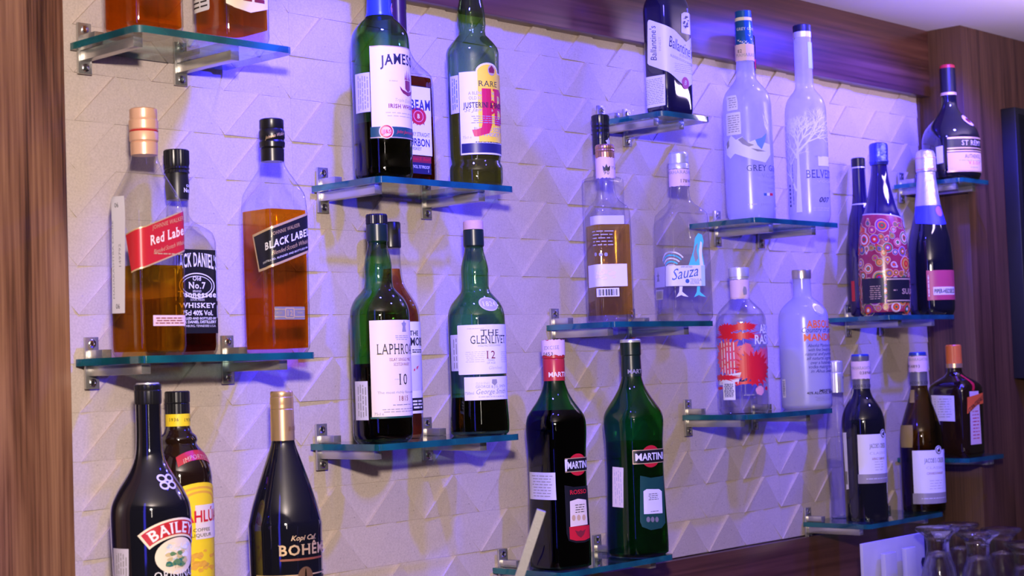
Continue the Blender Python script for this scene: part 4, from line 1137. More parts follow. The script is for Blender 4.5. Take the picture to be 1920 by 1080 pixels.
rows = [(1041, 44), (1035, 49.5), (1015, 50), (946, 48), (880, 46.5), (830, 47), (792, 49), (782, 48.5)]
b = Bottle('vermouth_bottle', 'emerald green vermouth bottle with dark capsule and red roundel', 'bottle', 'S13', 1197, 1.668,
           [(r[0], r[1], 3.4) for r in rows] + [(772, 46.5, 3.2), (760, 41, 2.8), (744, 33, 2.3), (728, 25.5, 2), (714, 20.5, 2), (704, 18.5, 2), (650, 17.5, 2)], G_green_d, level=828, liq=Lq_verm, phi=0.10)
b.lathe_part('capsule', [(706, 19.4), (667, 18.4), (665, 19.6), (642, 19.6), (640, 18)], C_green); c = [o for o in b.root.children if o.name.startswith('capsule')][0]
b.lathe_part('cap_top', [(642, 19.8), (638, 20), (636, 18.5)], C_silver)
nk = Neck(b, 19.2); nk.text(c, 'MARTINI', 700, 8, I_grey, uc=nk.uv(1197, 690)[0], wf=1.0, st='b'); nk.done()
l = martini_label(b, 1220, 855.5, 1186, 'MARTINI', P_black)
l = b.poly('lower_label', [(1200, 892), (1220, 896), (1243, 892), (1247, 980), (1240, 990), (1220, 994), (1204, 988), (1200, 978)], P_green, 0.0006)
b.poly('cream_panel', [(1206, 921), (1212, 917), (1235, 917), (1240, 921), (1241.5, 962), (1207, 964)], P_white, 0.0008, l); b.print_rows(l, 1215, 924, 1234, 938, 4, I_black, fill=0.3, off=0.001); b.print_rows(l, 1218, 957, 1236, 960, 1, I_grey, off=0.001)
for q in range(3): b.oval('medal', 1215 + q * 8, 974, 4.5, 5, P_grey, 0.0009, l)
l = b.poly('back_label', [(1149, 875), (1169.5, 877), (1169.5, 952), (1149, 950)], P_cream, 0.0006); b.print_rows(l, 1152, 879, 1167, 948, 4, I_pale, vert=True, fill=0.3); b.done()

# ======================================================== tequila shelf
b = Bottle('tequila_bottle', 'tall clear flat shouldered bottle with black cap behind the gold capped bottle', 'bottle', 'S5', 1140, 1.722,
           [(607, 27, 8), (603, 30, 8), (345, 30.5, 8), (338, 30, 8), (334, 26, 6), (331, 17, 2.5), (325, 15.5, 2), (230, 15, 2)], G_clear, level=430, liq=Lq_clear)
c = b.lathe_part('cap', [(290, 16), (262, 16.4), (261, 15.8), (252, 16.6), (249, 15.8), (244, 16.8), (240, 16), (236, 17), (230, 16.2), (226, 17), (218, 17), (216, 15)], C_black, ridge=0.02, seg=48)
nk = Neck(b, 16.6); nk.shape(c, 1141, 268, [(-4, -8), (0, -4), (4, -8), (5, 0), (8, 4), (3, 6), (0, 10), (-3, 6), (-8, 4), (-5, 0)], 1.0, P_lilac); nk.done(); b.done()

b = Bottle('tequila_bottle', 'square clear bottle of pale gold spirit with copper cap, pink neck strip and barcode', 'bottle', 'S5', 1146, 1.660,
           [(604, 33, 6), (599, 37.5, 6), (410, 37, 6), (396, 36, 6), (388, 32, 4.5), (379, 24, 3), (368, 18.5, 2.2), (350, 16, 2), (338, 15.5, 2), (290, 15.5, 2)], G_clear, phi=0.52, level=424, liq=Lq_gold, floor_t=0.012)
b.lathe_part('cap', [(298, 18.2), (287, 18.2), (286, 17.4), (284, 18.4), (281, 17.6), (279, 18.4), (275, 18.2), (272, 16)], C_copper, ridge=0.02, seg=56)
sp = strip(b, 1119, 1158, 296, 337, P_pink, 18.4, jag=3); nk = Neck(b, 18.4); nk.text(sp, 'MAHARASHTRA', 317, 6, I_grey, x0=1146, wf=1.1, st='s')
nk.shape(sp, 1137, 314, [(-6, -6), (6, -6), (7, 4), (3, 0), (0, 7), (-3, 0), (-7, 4)], 1.0, I_black); nk.text(sp, '90', 327, 7, I_black, xc=1137, st='s'); nk.done()
uL = b.uv(1104, 516)[0]
l = b.rect('white_band', 1104, 495, 1176, 537, P_white); blobs(b, l, b.uv(1136, 516)[0], b.uv(1136, 516)[1], 22, 14, [P_cream], 3, 14, (3, 7))
b.rect('top_band', 1107, 404, 1170, 420, P_lilac, off=0.0004)
l = b.rect('barcode_label', 1119, 540, 1161, 556, P_white); b.barcode(l, 1123, 542, 1157, 554, I_black)
l = b.poly('printed_rows', [(1111, 447), (1112, 447), (1112, 448), (1111, 448)], I_pale); b.print_rows(l, 1111, 430, 1152, 462, 5, I_pale, fill=0.25)
for q in range(3): b.oval('round_mark', 1117 + q * 9.5, 477, 3.5, 3.5, I_grey, 0.0005, l)
b.done()

b = Bottle('tequila_bottle', 'square clear tequila bottle with silver cap and a teal rooster print', 'bottle', 'S5', 1284, 1.664,
           [(601, 40, 6), (596, 45, 6), (420, 43.5, 6), (404, 42, 6), (396, 37, 4.5), (386, 27, 3), (374, 19.5, 2.2), (356, 17.5, 2), (340, 17, 2), (290, 17, 2)], G_clear, phi=0.56, level=480, liq=Lq_clear, floor_t=0.015)
b.lathe_part('cap', [(318, 19), (310, 19), (308, 18), (305, 18.8), (301, 18), (298, 18.8), (290, 18.4), (287, 16.5)], C_silver)
sp = strip(b, 1252, 1292, 318, 352, P_pink, 19.6, jag=2); nk = Neck(b, 19.6); nk.text(sp, 'MAHARASHTRA', 328, 6, I_grey, x0=1254, wf=1.0, st='s'); nk.text(sp, '17894', 342, 6, I_black, x0=1276, wf=1.0, st='s'); nk.done()
T_teal = pbr('teal_print', (0.10, 0.62, 0.62), 0.35); T_white = I_white
rb = b.poly('rooster_print', [(1290, 500), (1300, 470), (1303, 446), (1309, 437), (1316, 440), (1319, 452), (1316, 470), (1321, 500)], T_teal, 0.0004)
b.poly('wing', [(1304, 492), (1300, 478), (1303, 462), (1308, 455), (1306, 470), (1309, 484)], I_grey, 0.0006, rb)
b.poly('breast', [(1312, 498), (1310, 470), (1313, 452), (1316, 455), (1316, 480), (1319, 498)], T_white, 0.0006, rb)
for q in range(5):
    V = []; n = 10
    u, v = b.uv(1262, 498)
    for i in range(n + 1): a = math.radians(40 + 110 * i / n); V.append((u + (12 + 5 * q) * b.s * math.cos(a) - 4 * b.s, v + (9 + 6 * q) * b.s * math.sin(a) - 6 * b.s))
    for i in range(n + 1): a = math.radians(150 - 110 * i / n); V.append((u + (9.6 + 5 * q) * b.s * math.cos(a) - 4 * b.s, v + (6.4 + 6 * q) * b.s * math.sin(a) - 6 * b.s))
    b._queue(rb, T_teal if q % 2 else T_white, V, [tuple(range(len(V)))], 0.0006)
for xf, m in ((1277, T_white), (1310, T_teal)):
    b.shape(rb, xf, 545, [(-3, 8), (3, 8), (2, -2), (14, -12), (4, -10), (0, -8), (-10, -12), (-4, -2)], 1.0, m)
l = b.poly('front_label', [(1249, 499), (1321, 497), (1322, 536), (1249, 537)], P_white, 0.0008)
b.text(l, 'Sauza', 521, 20, I_blue, x0=1261, x1=1310, st='i', slope=0.15, off=0.0011); b.text(l, 'IMPORTED', 502, 3.2, I_blue, xc=1287, off=0.0011)
b.oval('round_mark', 1288.5, 527, 4, 4, I_blue, 0.0010, l); b.text(l, 'TEQUILA', 527, 4.5, I_blue, x0=1294, x1=1315, off=0.0011, st='s'); b.text(l, 'SILVER', 532.5, 4.5, I_blue, x0=1294, x1=1311, off=0.0011, st='s')
b.poly('pale_blue_edge', [(1314, 498), (1321, 497.5), (1322, 536), (1315, 536)], pbr('pale_blue_print', (0.45, 0.62, 0.80), 0.4), 0.0010, l)
l = b.poly('side_label', [(1226, 503), (1248, 499), (1248, 538), (1227, 540)], P_lilac, 0.0008); b.shape(l, 1235, 520, [(-7, -8), (7, -8), (3, 0), (8, 3), (2, 5), (0, 12), (-2, 5), (-8, 3), (-3, 0)], 1.0, I_grey, off=0.001)
l = b.poly('barcode_label', [(1230, 544), (1244, 543), (1244, 562), (1231, 563)], P_lilac, 0.0006); b.barcode(l, 1232, 546, 1242, 560, I_grey); b.done()

# ======================================================== short shelf: navy square bottle
b = Bottle('whisky_bottle', 'navy blue square whisky bottle with white zigzag label on the short high shelf', 'bottle', 'S6', 1257, 1.666,
           [(212, 38, 6), (206, 41.5, 6), (20, 42, 6), (5, 39, 5), (-10, 32, 4), (-25, 22, 2.5), (-40, 17, 2), (-90, 15, 2)], G_navy, aspect=0.70, straight=False)
b.lathe_part('cap', [(-70, 17), (-110, 17), (-113, 14)], C_silver)
l = b.poly('front_label', [(1216, 38), (1219, 37.5), (1251, 49), (1265, 57), (1286, 79), (1307, 70), (1307, 156), (1290, 163), (1281, 160), (1262, 142), (1251, 134), (1217, 122), (1214.5, 119), (1214.5, 42)], P_white, 0.0005)
b.text(l, "Ballantine's", 113, 14, I_navy, xc=1226, st='i', vert=True, wf=0.72); b.text(l, 'FINEST', 95, 5, I_pale, xc=1238, vert=True, wf=1.2)
b.text(l, "Ballantine's", 100, 21, I_navy, x0=1255, x1=1306.5, st='i', slope=-0.24, off=0.0009)
b.text(l, 'FINEST', 110, 5.5, I_pale, x0=1274, x1=1297, slope=-0.1, off=0.0009); b.text(l, 'BLENDED SCOTCH WHISKY', 116, 4.5, I_grey, x0=1257, x1=1305, slope=-0.18, off=0.0009); b.print_rows(l, 1264, 120, 1303, 138, 5, I_pale, fill=0.22, off=0.0009)
b.oval('seal', 1284.5, 156, 11, 11.5, pbr('crimson_seal', (0.42, 0.01, 0.06), 0.4), 0.0009, l); b.text(l, 'B', 160, 9, I_white, xc=1284.5, st='i', off=0.0012)
cr = b.poly('silver_crest', [(1277, 26), (1282, 23), (1290, 24), (1295, 28), (1295, 66), (1287, 64), (1277, 61)], C_silver, 0.0005); blobs(b, cr, b.uv(1286, 44)[0], b.uv(1286, 44)[1], 11, 18, [P_navy, I_white, P_navy], 9, 26, (1.5, 4))
l = b.poly('sticker', [(1206.5, 146), (1247, 139.5), (1248, 197), (1207, 204)], P_white, 0.0005); b.print_rows(l, 1209, 147, 1246, 196, 15, I_grey, fill=0.35, seed=4); b.done()

# ======================================================== frosted vodka bottles
b = Bottle('vodka_bottle', 'tall frosted vodka bottle with blue capsule and mountain picture', 'bottle', 'S7', 1409, 1.664,
           [(408, 40), (402, 44.5), (390, 45.5), (200, 45.5), (188, 44), (177, 40.5), (166, 33), (156, 24.5), (148, 19), (138, 17.2), (60, 16), (40, 15.5)], G_frost, phi=turn(1409, 45, 1446))
c = b.lathe_part('capsule', [(86, 17.2), (42, 16.2), (39, 14.5)], C_blue)
b.lathe_part('cap', [(39, 15.5), (34, 15.6), (33.5, 15.2), (22, 15.2), (21, 13)], C_blue); b.lathe_part('cap_ring', [(40.5, 15.9), (34.5, 15.9)], P_cream)
nk = Neck(b, 17.0); nk.text(c, 'GREY GOOSE', 58, 5, I_white, x0=1382, wf=0.9, st='s')
R = random.Random(5)
for q in range(9): nk.shape(c, 1384 + 3.4 * q, 66 + R.uniform(0, 16), [(-3, 3), (0, 0), (3.5, 2), (0.5, -2)], 1.0, I_white)
nk.done()
sp = strip(b, 1382, 1414, 85, 117, P_pink, 18, jag=1); nk = Neck(b, 18); nk.text(sp, 'MAHARASHTRA', 108, 6, I_grey, x0=1381, wf=0.9, st='s'); nk.text(sp, '82', 99, 6, I_black, xc=1387, st='s'); nk.done()
mt1 = pbr('mountain_white', (0.78, 0.77, 0.84), 0.5); mt2 = pbr('mountain_grey', (0.30, 0.28, 0.34), 0.5); mt3 = pbr('mountain_blue', (0.16, 0.30, 0.68), 0.5)
l = b.poly('mountain_picture', [(1362, 275), (1371, 254), (1380, 262), (1392, 256), (1402, 268), (1415, 262), (1427, 266), (1443, 271), (1444, 290), (1435, 305), (1415, 300), (1395, 294), (1378, 288), (1370, 298), (1363, 290)], mt1, 0.0004)
b.poly('blue_sky', [(1416, 262), (1428, 258), (1437, 249), (1435, 262), (1428, 280), (1420, 272)], mt3, 0.0005, l)
b.poly('rock', [(1384, 262), (1392, 257), (1404, 268), (1414, 272), (1404, 275), (1392, 270)], mt2, 0.0006, l); b.poly('rock', [(1363, 268), (1367, 262), (1368, 274), (1364, 280)], mt2, 0.0006, l); b.poly('rock', [(1408, 278), (1422, 280), (1436, 284), (1420, 284)], mt2, 0.0006, l)
b.poly('goose', [(1432, 209), (1434, 210), (1437, 222), (1440, 231), (1438, 234), (1434, 222)], I_white, 0.0006, l)
b.text(l, 'GREY GOOSE', 321, 11, I_navy, x0=1400, uc=0, st='s'); b.text(l, 'VODKA', 333, 8, I_grey, uc=0.003, x0=1427, st='s'); b.text(l, 'DISTILLED AND BOTTLED IN', 343, 3, I_grey, x0=1426, uc=0.004); b.text(l, 'FRANCE', 355, 4, I_grey, uc=0.004, st='s')
for k, m in enumerate((I_blue, I_white, I_red)): b.rect('flag', 1432 + 5.5 * k, 362, 1437.5 + 5.5 * k, 367, m, off=0.0006, parent=l)
b.text(l, 'IMPORTED', 386, 5, I_grey, x0=1427, uc=0.004, st='s'); b.print_rows(l, 1401, 381, 1421, 385, 1, I_pale)
l = b.rect('sticker', 1363, 179, 1383, 207, P_white, r=2); b.print_rows(l, 1366, 182, 1382, 203, 5, I_grey, fill=0.35)
l = b.rect('sticker', 1362, 211, 1389, 253, P_white, r=2); b.print_rows(l, 1365, 215, 1387, 249, 8, I_grey, fill=0.35); b.done()

b = Bottle('spirit_bottle', 'slim black capped bottle with red neck mark behind the blue capped frosted bottle', 'bottle', 'S7', 1417, 1.728,
           [(420, 34), (415, 38), (210, 38), (195, 34), (180, 25), (165, 16), (150, 12.5), (70, 11.5)], G_clear, level=200, liq=Lq_clear)
c = b.lathe_part('cap', [(132, 12.4), (106, 12.2), (105, 12.8), (98, 12.8), (97, 13.2), (70, 13.2), (67, 11)], C_black)
nk = Neck(b, 12.8); nk.rect('red_mark', 1415, 112, 1424, 129, I_red, parent=c); nk.text(c, 'R', 126, 10, P_black, xc=1420, off=0.0008); nk.done()
l = b.rect('front_label', 1440, 218, 1453, 300, P_lilac); b.text(l, '0', 275, 12, I_black, xc=1448); b.print_rows(l, 1446, 285, 1453, 298, 3, I_grey)
l = b.rect('lower_print', 1449, 310, 1454, 395, P_lilac); b.print_rows(l, 1449.5, 315, 1453.5, 390, 12, I_grey, fill=0.5); b.done()

b = Bottle('vodka_bottle', 'tall frosted vodka bottle with white bare tree print and black cap', 'bottle', 'S7', 1519, 1.664,
           [(414, 33), (408, 38), (395, 39), (300, 39), (215, 38.5), (202, 37.5), (190, 34), (180, 28), (172, 21), (166, 17.5), (155, 16.6), (70, 16.4)], G_frost, phi=turn(1519, 39, 1552))
b.lathe_part('cap', [(61, 17), (49, 17), (47.5, 15.5)], C_black); b.lathe_part('cap_ring', [(71.5, 16.9), (61, 16.9)], C_silver)
nk = Neck(b, 16.9); l = nk.rect('neck_sticker', 1515, 79, 1524, 128, pbr('pale_blue_sticker', (0.40, 0.55, 0.80), 0.4)); nk.done()
# tree: tapered branches drawn on the glass
u0, v0 = b.uv(1499, 398); s_ = b.s
tree = b.patch('tree_print', [(u0 - 6 * s_, v0), (u0 + 6 * s_, v0), (u0 + 4 * s_, v0 + 110 * s_), (u0 + 1 * s_, v0 + 112 * s_), (u0 - 2 * s_, v0 + 60 * s_)], I_white, 0.0005)
TV, TF = [], []
def branch(x, y, a, ln, w, d, R):
    x2, y2 = x + ln * math.cos(a), y + ln * math.sin(a); px, py = -math.sin(a), math.cos(a); n = len(TV); w2 = w * 0.66
    TV.extend([(x - px * w, y - py * w), (x + px * w, y + py * w), (x2 + px * w2, y2 + py * w2), (x2 - px * w2, y2 - py * w2)]); TF.append((n, n + 1, n + 2, n + 3))
    if d == 0: return
    for k in range(2 if d < 4 else 3):
        da = R.uniform(0.25, 0.62) * (1 if k == 0 else -1 if k == 1 else 0.15)
        branch(x2, y2, a + da, ln * R.uniform(0.68, 0.88), w2, d - 1, R)
R = random.Random(12)
branch(0, 100, 1.45, 22, 3.2, 6, R); branch(2, 112, 0.75, 26, 2.2, 5, R); branch(-4, 40, 2.0, 30, 2.2, 5, R); branch(0, 104, 2.2, 22, 2.0, 4, R)
Vt = [(u0 + x * s_, v0 + y * s_) for x, y in TV]; Vc, Fc = cut_mesh(Vt, TF, 0.006); b._queue(tree, I_white, Vc, Fc, 0.0006)
l = b.poly('front_print', [(1528, 292), (1540, 292), (1540, 294), (1528, 294)], I_grey, 0.0005)
b.text(l, 'BELVEDERE', 334, 15, I_navy, x0=1511.5, uc=0.0, st='sk'); b.text(l, 'VODKA', 343, 5, I_pale, uc=0.002, wf=2.0); b.text(l, '007', 379, 9.5, I_black, x0=1536, x1=1553, st='bi'); b.print_rows(l, 1524, 388, 1554, 396, 2, I_pale, fill=0.3)
b.rect('pale_patch', 1534, 293, 1553, 311, P_white, off=0.0005)
l = b.rect('side_print', 1482, 320, 1483, 321, I_navy); b.print_rows(l, 1481.5, 345, 1484, 390, 6, I_navy, fill=0.6); b.print_rows(l, 1486, 300, 1489, 392, 1, I_navy, vert=True, fill=0.3); b.done()

# ======================================================== vodka shelf below
b = Bottle('vodka_bottle', 'clear vodka bottle with red splash print and pink neck strip', 'bottle', 'S8', 1396, 1.666,
           [(774, 42), (768, 46.5), (755, 47), (610, 47), (599, 46.5), (590, 44), (582, 39), (574, 31.5), (567, 24), (562, 19), (556, 17.2), (510, 16.6)], G_clear, level=590, liq=Lq_clear, phi=-0.52, floor_t=0.012)
b.lathe_part('cap', [(520, 19.4), (505, 19.6), (502.5, 19)], C_silver)
b.lathe_part('neck_ring', [(524.5, 18), (520, 18)], C_silver)
sp = strip(b, 1375, 1411, 525, 562, P_pink, 18.0, jag=1); nk = Neck(b, 18); nk.shape(sp, 1397, 545, [(-4, -8), (3, -7), (4, 0), (2, 7), (-3, 8), (-5, 1)], 1.0, I_grey); nk.done()
sp_red = pbr('splash_red', (0.72, 0.012, 0.03), 0.4); sp_pink = pbr('splash_pink', (0.78, 0.10, 0.16), 0.4); sp_pale = pbr('splash_rose', (0.80, 0.35, 0.42), 0.4)
def splash(b, par, x, y, rx, ry, mat, seed, off, spikes=22, wild=0.35):
    R = random.Random(seed); u, v = b.uv(x, y); P = []
    for i in range(spikes * 2):
        a = math.pi * i / spikes; k = R.uniform(0.75, 1.0) if i % 2 else R.uniform(1.0, 1.0 + wild)
        P.append((u + rx * b.s * k * math.cos(a), v + ry * b.s * k * math.sin(a)))
    if par is None: return b.patch('splash_print', P, mat, off)
    V, F = cut_mesh(P, [tuple(range(len(P)))], 0.004); b._queue(par, mat, V, F, off)
sp_ = splash(b, None, 1364, 670, 30, 34, sp_pink, 1, 0.0004)
splash(b, sp_, 1414, 690, 34, 27, sp_red, 2, 0.0008, wild=0.5); splash(b, sp_, 1362, 617, 22, 9, sp_red, 3, 0.0006); splash(b, sp_, 1382, 630, 42, 6, sp_red, 4, 0.0007, wild=0.8); splash(b, sp_, 1435, 668, 34, 16, sp_pink, 5, 0.0006)
splash(b, sp_, 1400, 656, 12, 12, sp_pink, 6, 0.0007); splash(b, sp_, 1356, 708, 34, 5, sp_red, 7, 0.0010, wild=1.2); splash(b, sp_, 1392, 718, 40, 2.5, sp_red, 8, 0.0009, wild=1.4); splash(b, sp_, 1425, 732, 10, 9, sp_pale, 9, 0.0008, wild=0.1); splash(b, sp_, 1436, 728, 4.5, 4, sp_red, 10, 0.0010, wild=0.1); splash(b, sp_, 1395, 612, 22, 7, sp_red, 13, 0.0006, wild=0.6); splash(b, sp_, 1350, 728, 12, 2.5, sp_red, 14, 0.0006, wild=1)
l = b.poly('white_paint', [(1351, 706), (1390, 698), (1384, 721), (1350, 722)], P_white, 0.0009)
uA = b.uv(1434, 620)[0]
b.text(sp_, 'ABSOLUT', 624.5, 16, I_white, x0=1423, uc=0.0, st='b', off=0.0014); b.text(sp_, 'RASPBERRI', 645, 17, I_white, x0=1414.5, uc=0.0, st='b', off=0.0014)
b.print_rows(sp_, 1353, 638, 1380, 705, 5, I_white, vert=True, fill=0.3, off=0.0012); b.print_rows(sp_, 1393, 739, 1416, 742, 1, I_grey)
l = b.rect('barcode_label', 1357, 715, 1379, 750, P_white, off=0.0012); b.print_rows(l, 1359, 719, 1377, 745, 11, I_navy, fill=0.55, off=0.0016, seed=9); b.done()

b = Bottle('vodka_bottle', 'frosted round shouldered vodka bottle with orange lettering and silver cap', 'bottle', 'S8', 1513.5, 1.666,
           [(768, 42), (762, 46.5), (750, 47), (600, 46.5), (590, 45.5), (582, 42.5), (574, 36.5), (566, 28), (560, 20), (556, 17), (510, 16.4)], G_frost, phi=turn(1513.5, 47, 1550), level=653, liq=frosted('cloudy_fill', (0.85, 0.84, 0.86), 0.35))
b.lathe_part('cap', [(523, 18.2), (509, 18.4), (506.5, 17.6)], pbr('champagne_cap', (0.62, 0.56, 0.48), 0.28, metal=0.85))
b.oval('medallion', 1536, 580.5, 13, 11, C_silver, 0.0010, tilt=-0.5); md = [o for o in b.root.children if o.name.startswith('medallion')][0]; b.oval('medallion_face', 1536, 580.5, 10, 8, P_lilac, 0.0013, md, tilt=-0.5)
l = b.poly('front_print', [(1508, 640), (1509, 640), (1509, 641), (1508, 641)], I_orange)
b.text(l, 'ABSOLUT', 615, 14, I_orange, x0=1512, uc=0.0, st='b'); b.text(l, 'Country of Sweden', 624, 9.5, I_navy, x0=1503, uc=0, st='i', off=0.0010); b.text(l, 'MANDRIN', 639.5, 13, I_orange, x0=1507, uc=0, st='b')
for k, (t, xx) in enumerate((('Absolut Mandrin is made', 1515), ('with fine Swedish wheat', 1515.5), ('natural and pure flavours', 1510), ('all natural ingredients', 1513), ('over a hundred years', 1520), ('vodka making tradition', 1516), ('in Ahus Sweden', 1521))):
    b.text(l, t, 651 + 8 * k, 6, I_navy, x0=xx, uc=0, st='i')
b.text(l, 'IMPORTED', 734, 4.5, I_black, uc=0, wf=1.1, st='b'); b.text(l, '40% ALC./VOL. (80 PROOF)', 739.5, 4.5, I_black, x0=1513, uc=0, st='b'); b.print_rows(l, 1526, 743, None, 752, 3, I_grey, uc=0, fill=0.3)
l = b.rect('barcode_label', 1467.5, 711, 1473.5, 746, P_white); b.print_rows(l, 1468.5, 714, 1472.5, 742, 9, I_navy, fill=0.5); b.done()

# ======================================================== sparkling wine shelf
b = Bottle('wine_bottle', 'plain violet blue bottle with silver neck rings behind the paisley bottle', 'bottle', 'S9', 1622, 1.735,
           [(594, 27), (590, 30.5), (500, 31), (470, 30), (440, 26), (410, 22), (385, 15.5), (360, 13), (305, 12)], G_violet)
b.lathe_part('cap', [(314, 13), (298, 13), (296.5, 11.5)], C_black)
for y in (315, 384): b.lathe_part('neck_ring', [(y + 1.2, 13.8 if y < 350 else 15.8), (y - 1.2, 13.4 if y < 350 else 15.4)], C_silver)
l = b.rect('side_label', 1597, 527, 1603, 565, C_red); b.done()

b = Bottle('sparkling_wine_bottle', 'sparkling wine bottle wrapped in bright paisley with blue foil top', 'bottle', 'S9', 1661, 1.668,
           [(590, 40), (584, 45), (570, 45.5), (515, 46.5), (466, 45), (433, 41), (407, 35.5), (385, 28), (352, 20.5), (325, 15.8), (308, 14.8), (275, 14.5)], G_violet, phi=turn(1661, 46, 1690))
foil = pbr('crumpled_blue_foil', (0.10, 0.12, 0.45), 0.22, metal=0.8, bump=1.0, bscale=220)
b.lathe_part('foil', [(310, 16.6), (304, 18.4), (300, 17.2), (288, 17.6), (274, 17.6), (270, 16), (268, 12)], foil)
def paisley():
    m, nt, N, L = newmat('paisley_print')
    p = N['Principled BSDF']; p.inputs['Roughness'].default_value = 0.25
    p.inputs['Base Color'].default_value = (0.30, 0.015, 0.05, 1)
    return m
pz_base = pbr('paisley_plum', (0.34, 0.03, 0.05), 0.25, vary=0.5, bscale=70)
pcols = [pbr('paisley_%s' % n, c, 0.25) for n, c in (('red', (0.60, 0.02, 0.02)), ('orange', (0.80, 0.16, 0.02)), ('rust', (0.62, 0.08, 0.02)), ('violet', (0.22, 0.03, 0.22)), ('olive', (0.20, 0.22, 0.03)), ('ochre', (0.62, 0.36, 0.05)), ('green', (0.03, 0.16, 0.06)), ('cream', (0.75, 0.62, 0.40)))]
pz_line = pbr('paisley_gilt', (0.60, 0.42, 0.25), 0.3)
th = b.uv(1661, 500)[0]; Wc = 46 * b.s * 2.2
za, zb_ = b.zrow(586), b.zrow(413)
top = [(-Wc + 2 * Wc * i / 16, zb_ + 10 * b.s * math.cos(3.2 * (i / 16 - 0.28))) for i in range(17)]
wrap = b.patch('paisley_wrap', [(u + th, v) for u, v in [(-Wc, za), (Wc, za)] + top[::-1]], pz_base, 0.0004, du=0.004, dv=0.006)
b.patch('wrap_edge', [(u + th, v) for u, v in top] + [(u + th, v + 2.0 * b.s) for u, v in top[::-1]], P_lilac, 0.0005, wrap)
R = random.Random(21)
def ringpoly(cu, cv, r, n=14, tail=0.0, ta=0.0):
    P = []
    for i in range(n):
        a = 2 * math.pi * i / n; k = 1.0 + (tail if abs((a - ta + math.pi) % (2 * math.pi) - math.pi) < 0.3 else 0.0)
        P.append((cu + r * k * math.cos(a), cv + r * k * math.sin(a)))
    return P
spots = []
for t_ in range(900):
    cu, cv, r = th + R.uniform(-1, 1) * 72 * b.s, R.uniform(za + 3 * b.s, zb_ - 4 * b.s), R.choice((6, 8, 10, 13, 15)) * b.s
    if b.zrow(522) < cv + r * 0.4 and True:
        pass
    if all((cu - x) ** 2 + (cv - y) ** 2 > ((r + q) * 0.80) ** 2 for x, y, q in spots): spots.append((cu, cv, r))
    if len(spots) > 90: break
for i, (cu, cv, r) in enumerate(spots):
    ta = R.uniform(0, 6.28); tl = R.choice((0, 0, 0.55, 0.8)); prev = None; rr = r; k = 0
    seq = [pz_line] + R.sample(pcols, 4)
    for c_, f in zip(seq, (1.0, 0.88, 0.66, 0.44, 0.22)):
        P = ringpoly(cu, cv, r * f, 16, tl * f, ta); V, F = cut_mesh(P, [tuple(range(16))], 0.005)
        b._queue(wrap, c_, V, F, round(0.00055 + 0.00012 * k, 6)); k += 1
uL = b.uv(1618, 545)[0]; uM = b.uv(1658, 545)[0]; uN = b.uv(1663, 545)[0]
z1, z2 = b.uv(1650, 568)[1], b.uv(1650, 521)[1]
l = b.patch('back_label', [(uL, z1), (uM, z1), (uM, z2), (uL, z2)], P_black, 0.0016)
b.print_rows(l, 1631, 535, 1653, 562, 7, P_gold, fill=0.35, off=0.0019)
l = b.patch('front_label', [(uN, z1), (2 * 0 - uN, z1), (2 * 0 - uN, z2), (uN, z2)], P_black, 0.0016)
for a, c_ in ((z1 + 2 * b.s, z1 + 4.5 * b.s), (z2 - 4.5 * b.s, z2 - 2 * b.s)): b.patch('gold_rule', [(uN, a), (-uN, a), (-uN, c_), (uN, c_)], P_gold, 0.0018, l)
b.text(l, 'SULA', 551, 10, P_gold, x0=1690, wf=1.15, st='b', off=0.0020); b.print_rows(l, 1674, 542, 1682, 546, 1, P_gold, off=0.002); b.done()

b = Bottle('sparkling_wine_bottle', 'sparkling wine bottle with silver foil neck, blue band and red label', 'bottle', 'S9', 1749, 1.668,
           [(589, 37), (584, 41), (570, 41.8), (500, 41.8), (480, 41), (453, 38.5), (423, 32), (400, 26), (386, 23), (362, 19.5), (331, 16.2), (320, 16), (285, 15)], G_black, phi=turn(1749, 41, 1775))
sf = pbr('silver_foil', (0.72, 0.70, 0.72), 0.28, metal=0.7, bump=0.5, bscale=180)
b.lathe_part('foil', [(387, 24), (362, 20.4), (331, 17.2), (324, 17), (322, 18.8), (300, 18.6), (290, 17.6), (284, 15), (281, 9)], sf)
b.lathe_part('wire_cage', [(320, 19.4), (317.5, 19.4)], C_gold); b.lathe_part('wire_cage', [(298, 19.2), (296, 19.2)], C_gold)
b.patch('blue_band', [(u, b.zrow(y)) for u, y in ((-0.05, 420), (0.0, 425), (0.05, 420), (0.05, 387), (-0.05, 387))], pbr('blue_paper', (0.05, 0.06, 0.50), 0.35), 0.0007)
b.oval('neck_seal', 1760, 396, 8, 10, pbr('mauve_seal', (0.45, 0.16, 0.38), 0.4), 0.0016)
l = b.rect('front_label', 1738, 507, None, 563, pbr('rose_red_label', (0.50, 0.06, 0.09), 0.4), uc=0)
b.rect('name_panel', 1750, 538, None, 553, P_cream, uc=0, off=0.0007, parent=l); b.text(l, 'PIPER-HEIDSIECK', 550, 8, I_black, x0=1752, uc=0, st='b', off=0.0010)
b.print_rows(l, 1739.5, 512, 1743, 560, 1, P_cream, vert=True, fill=0.5); b.done()

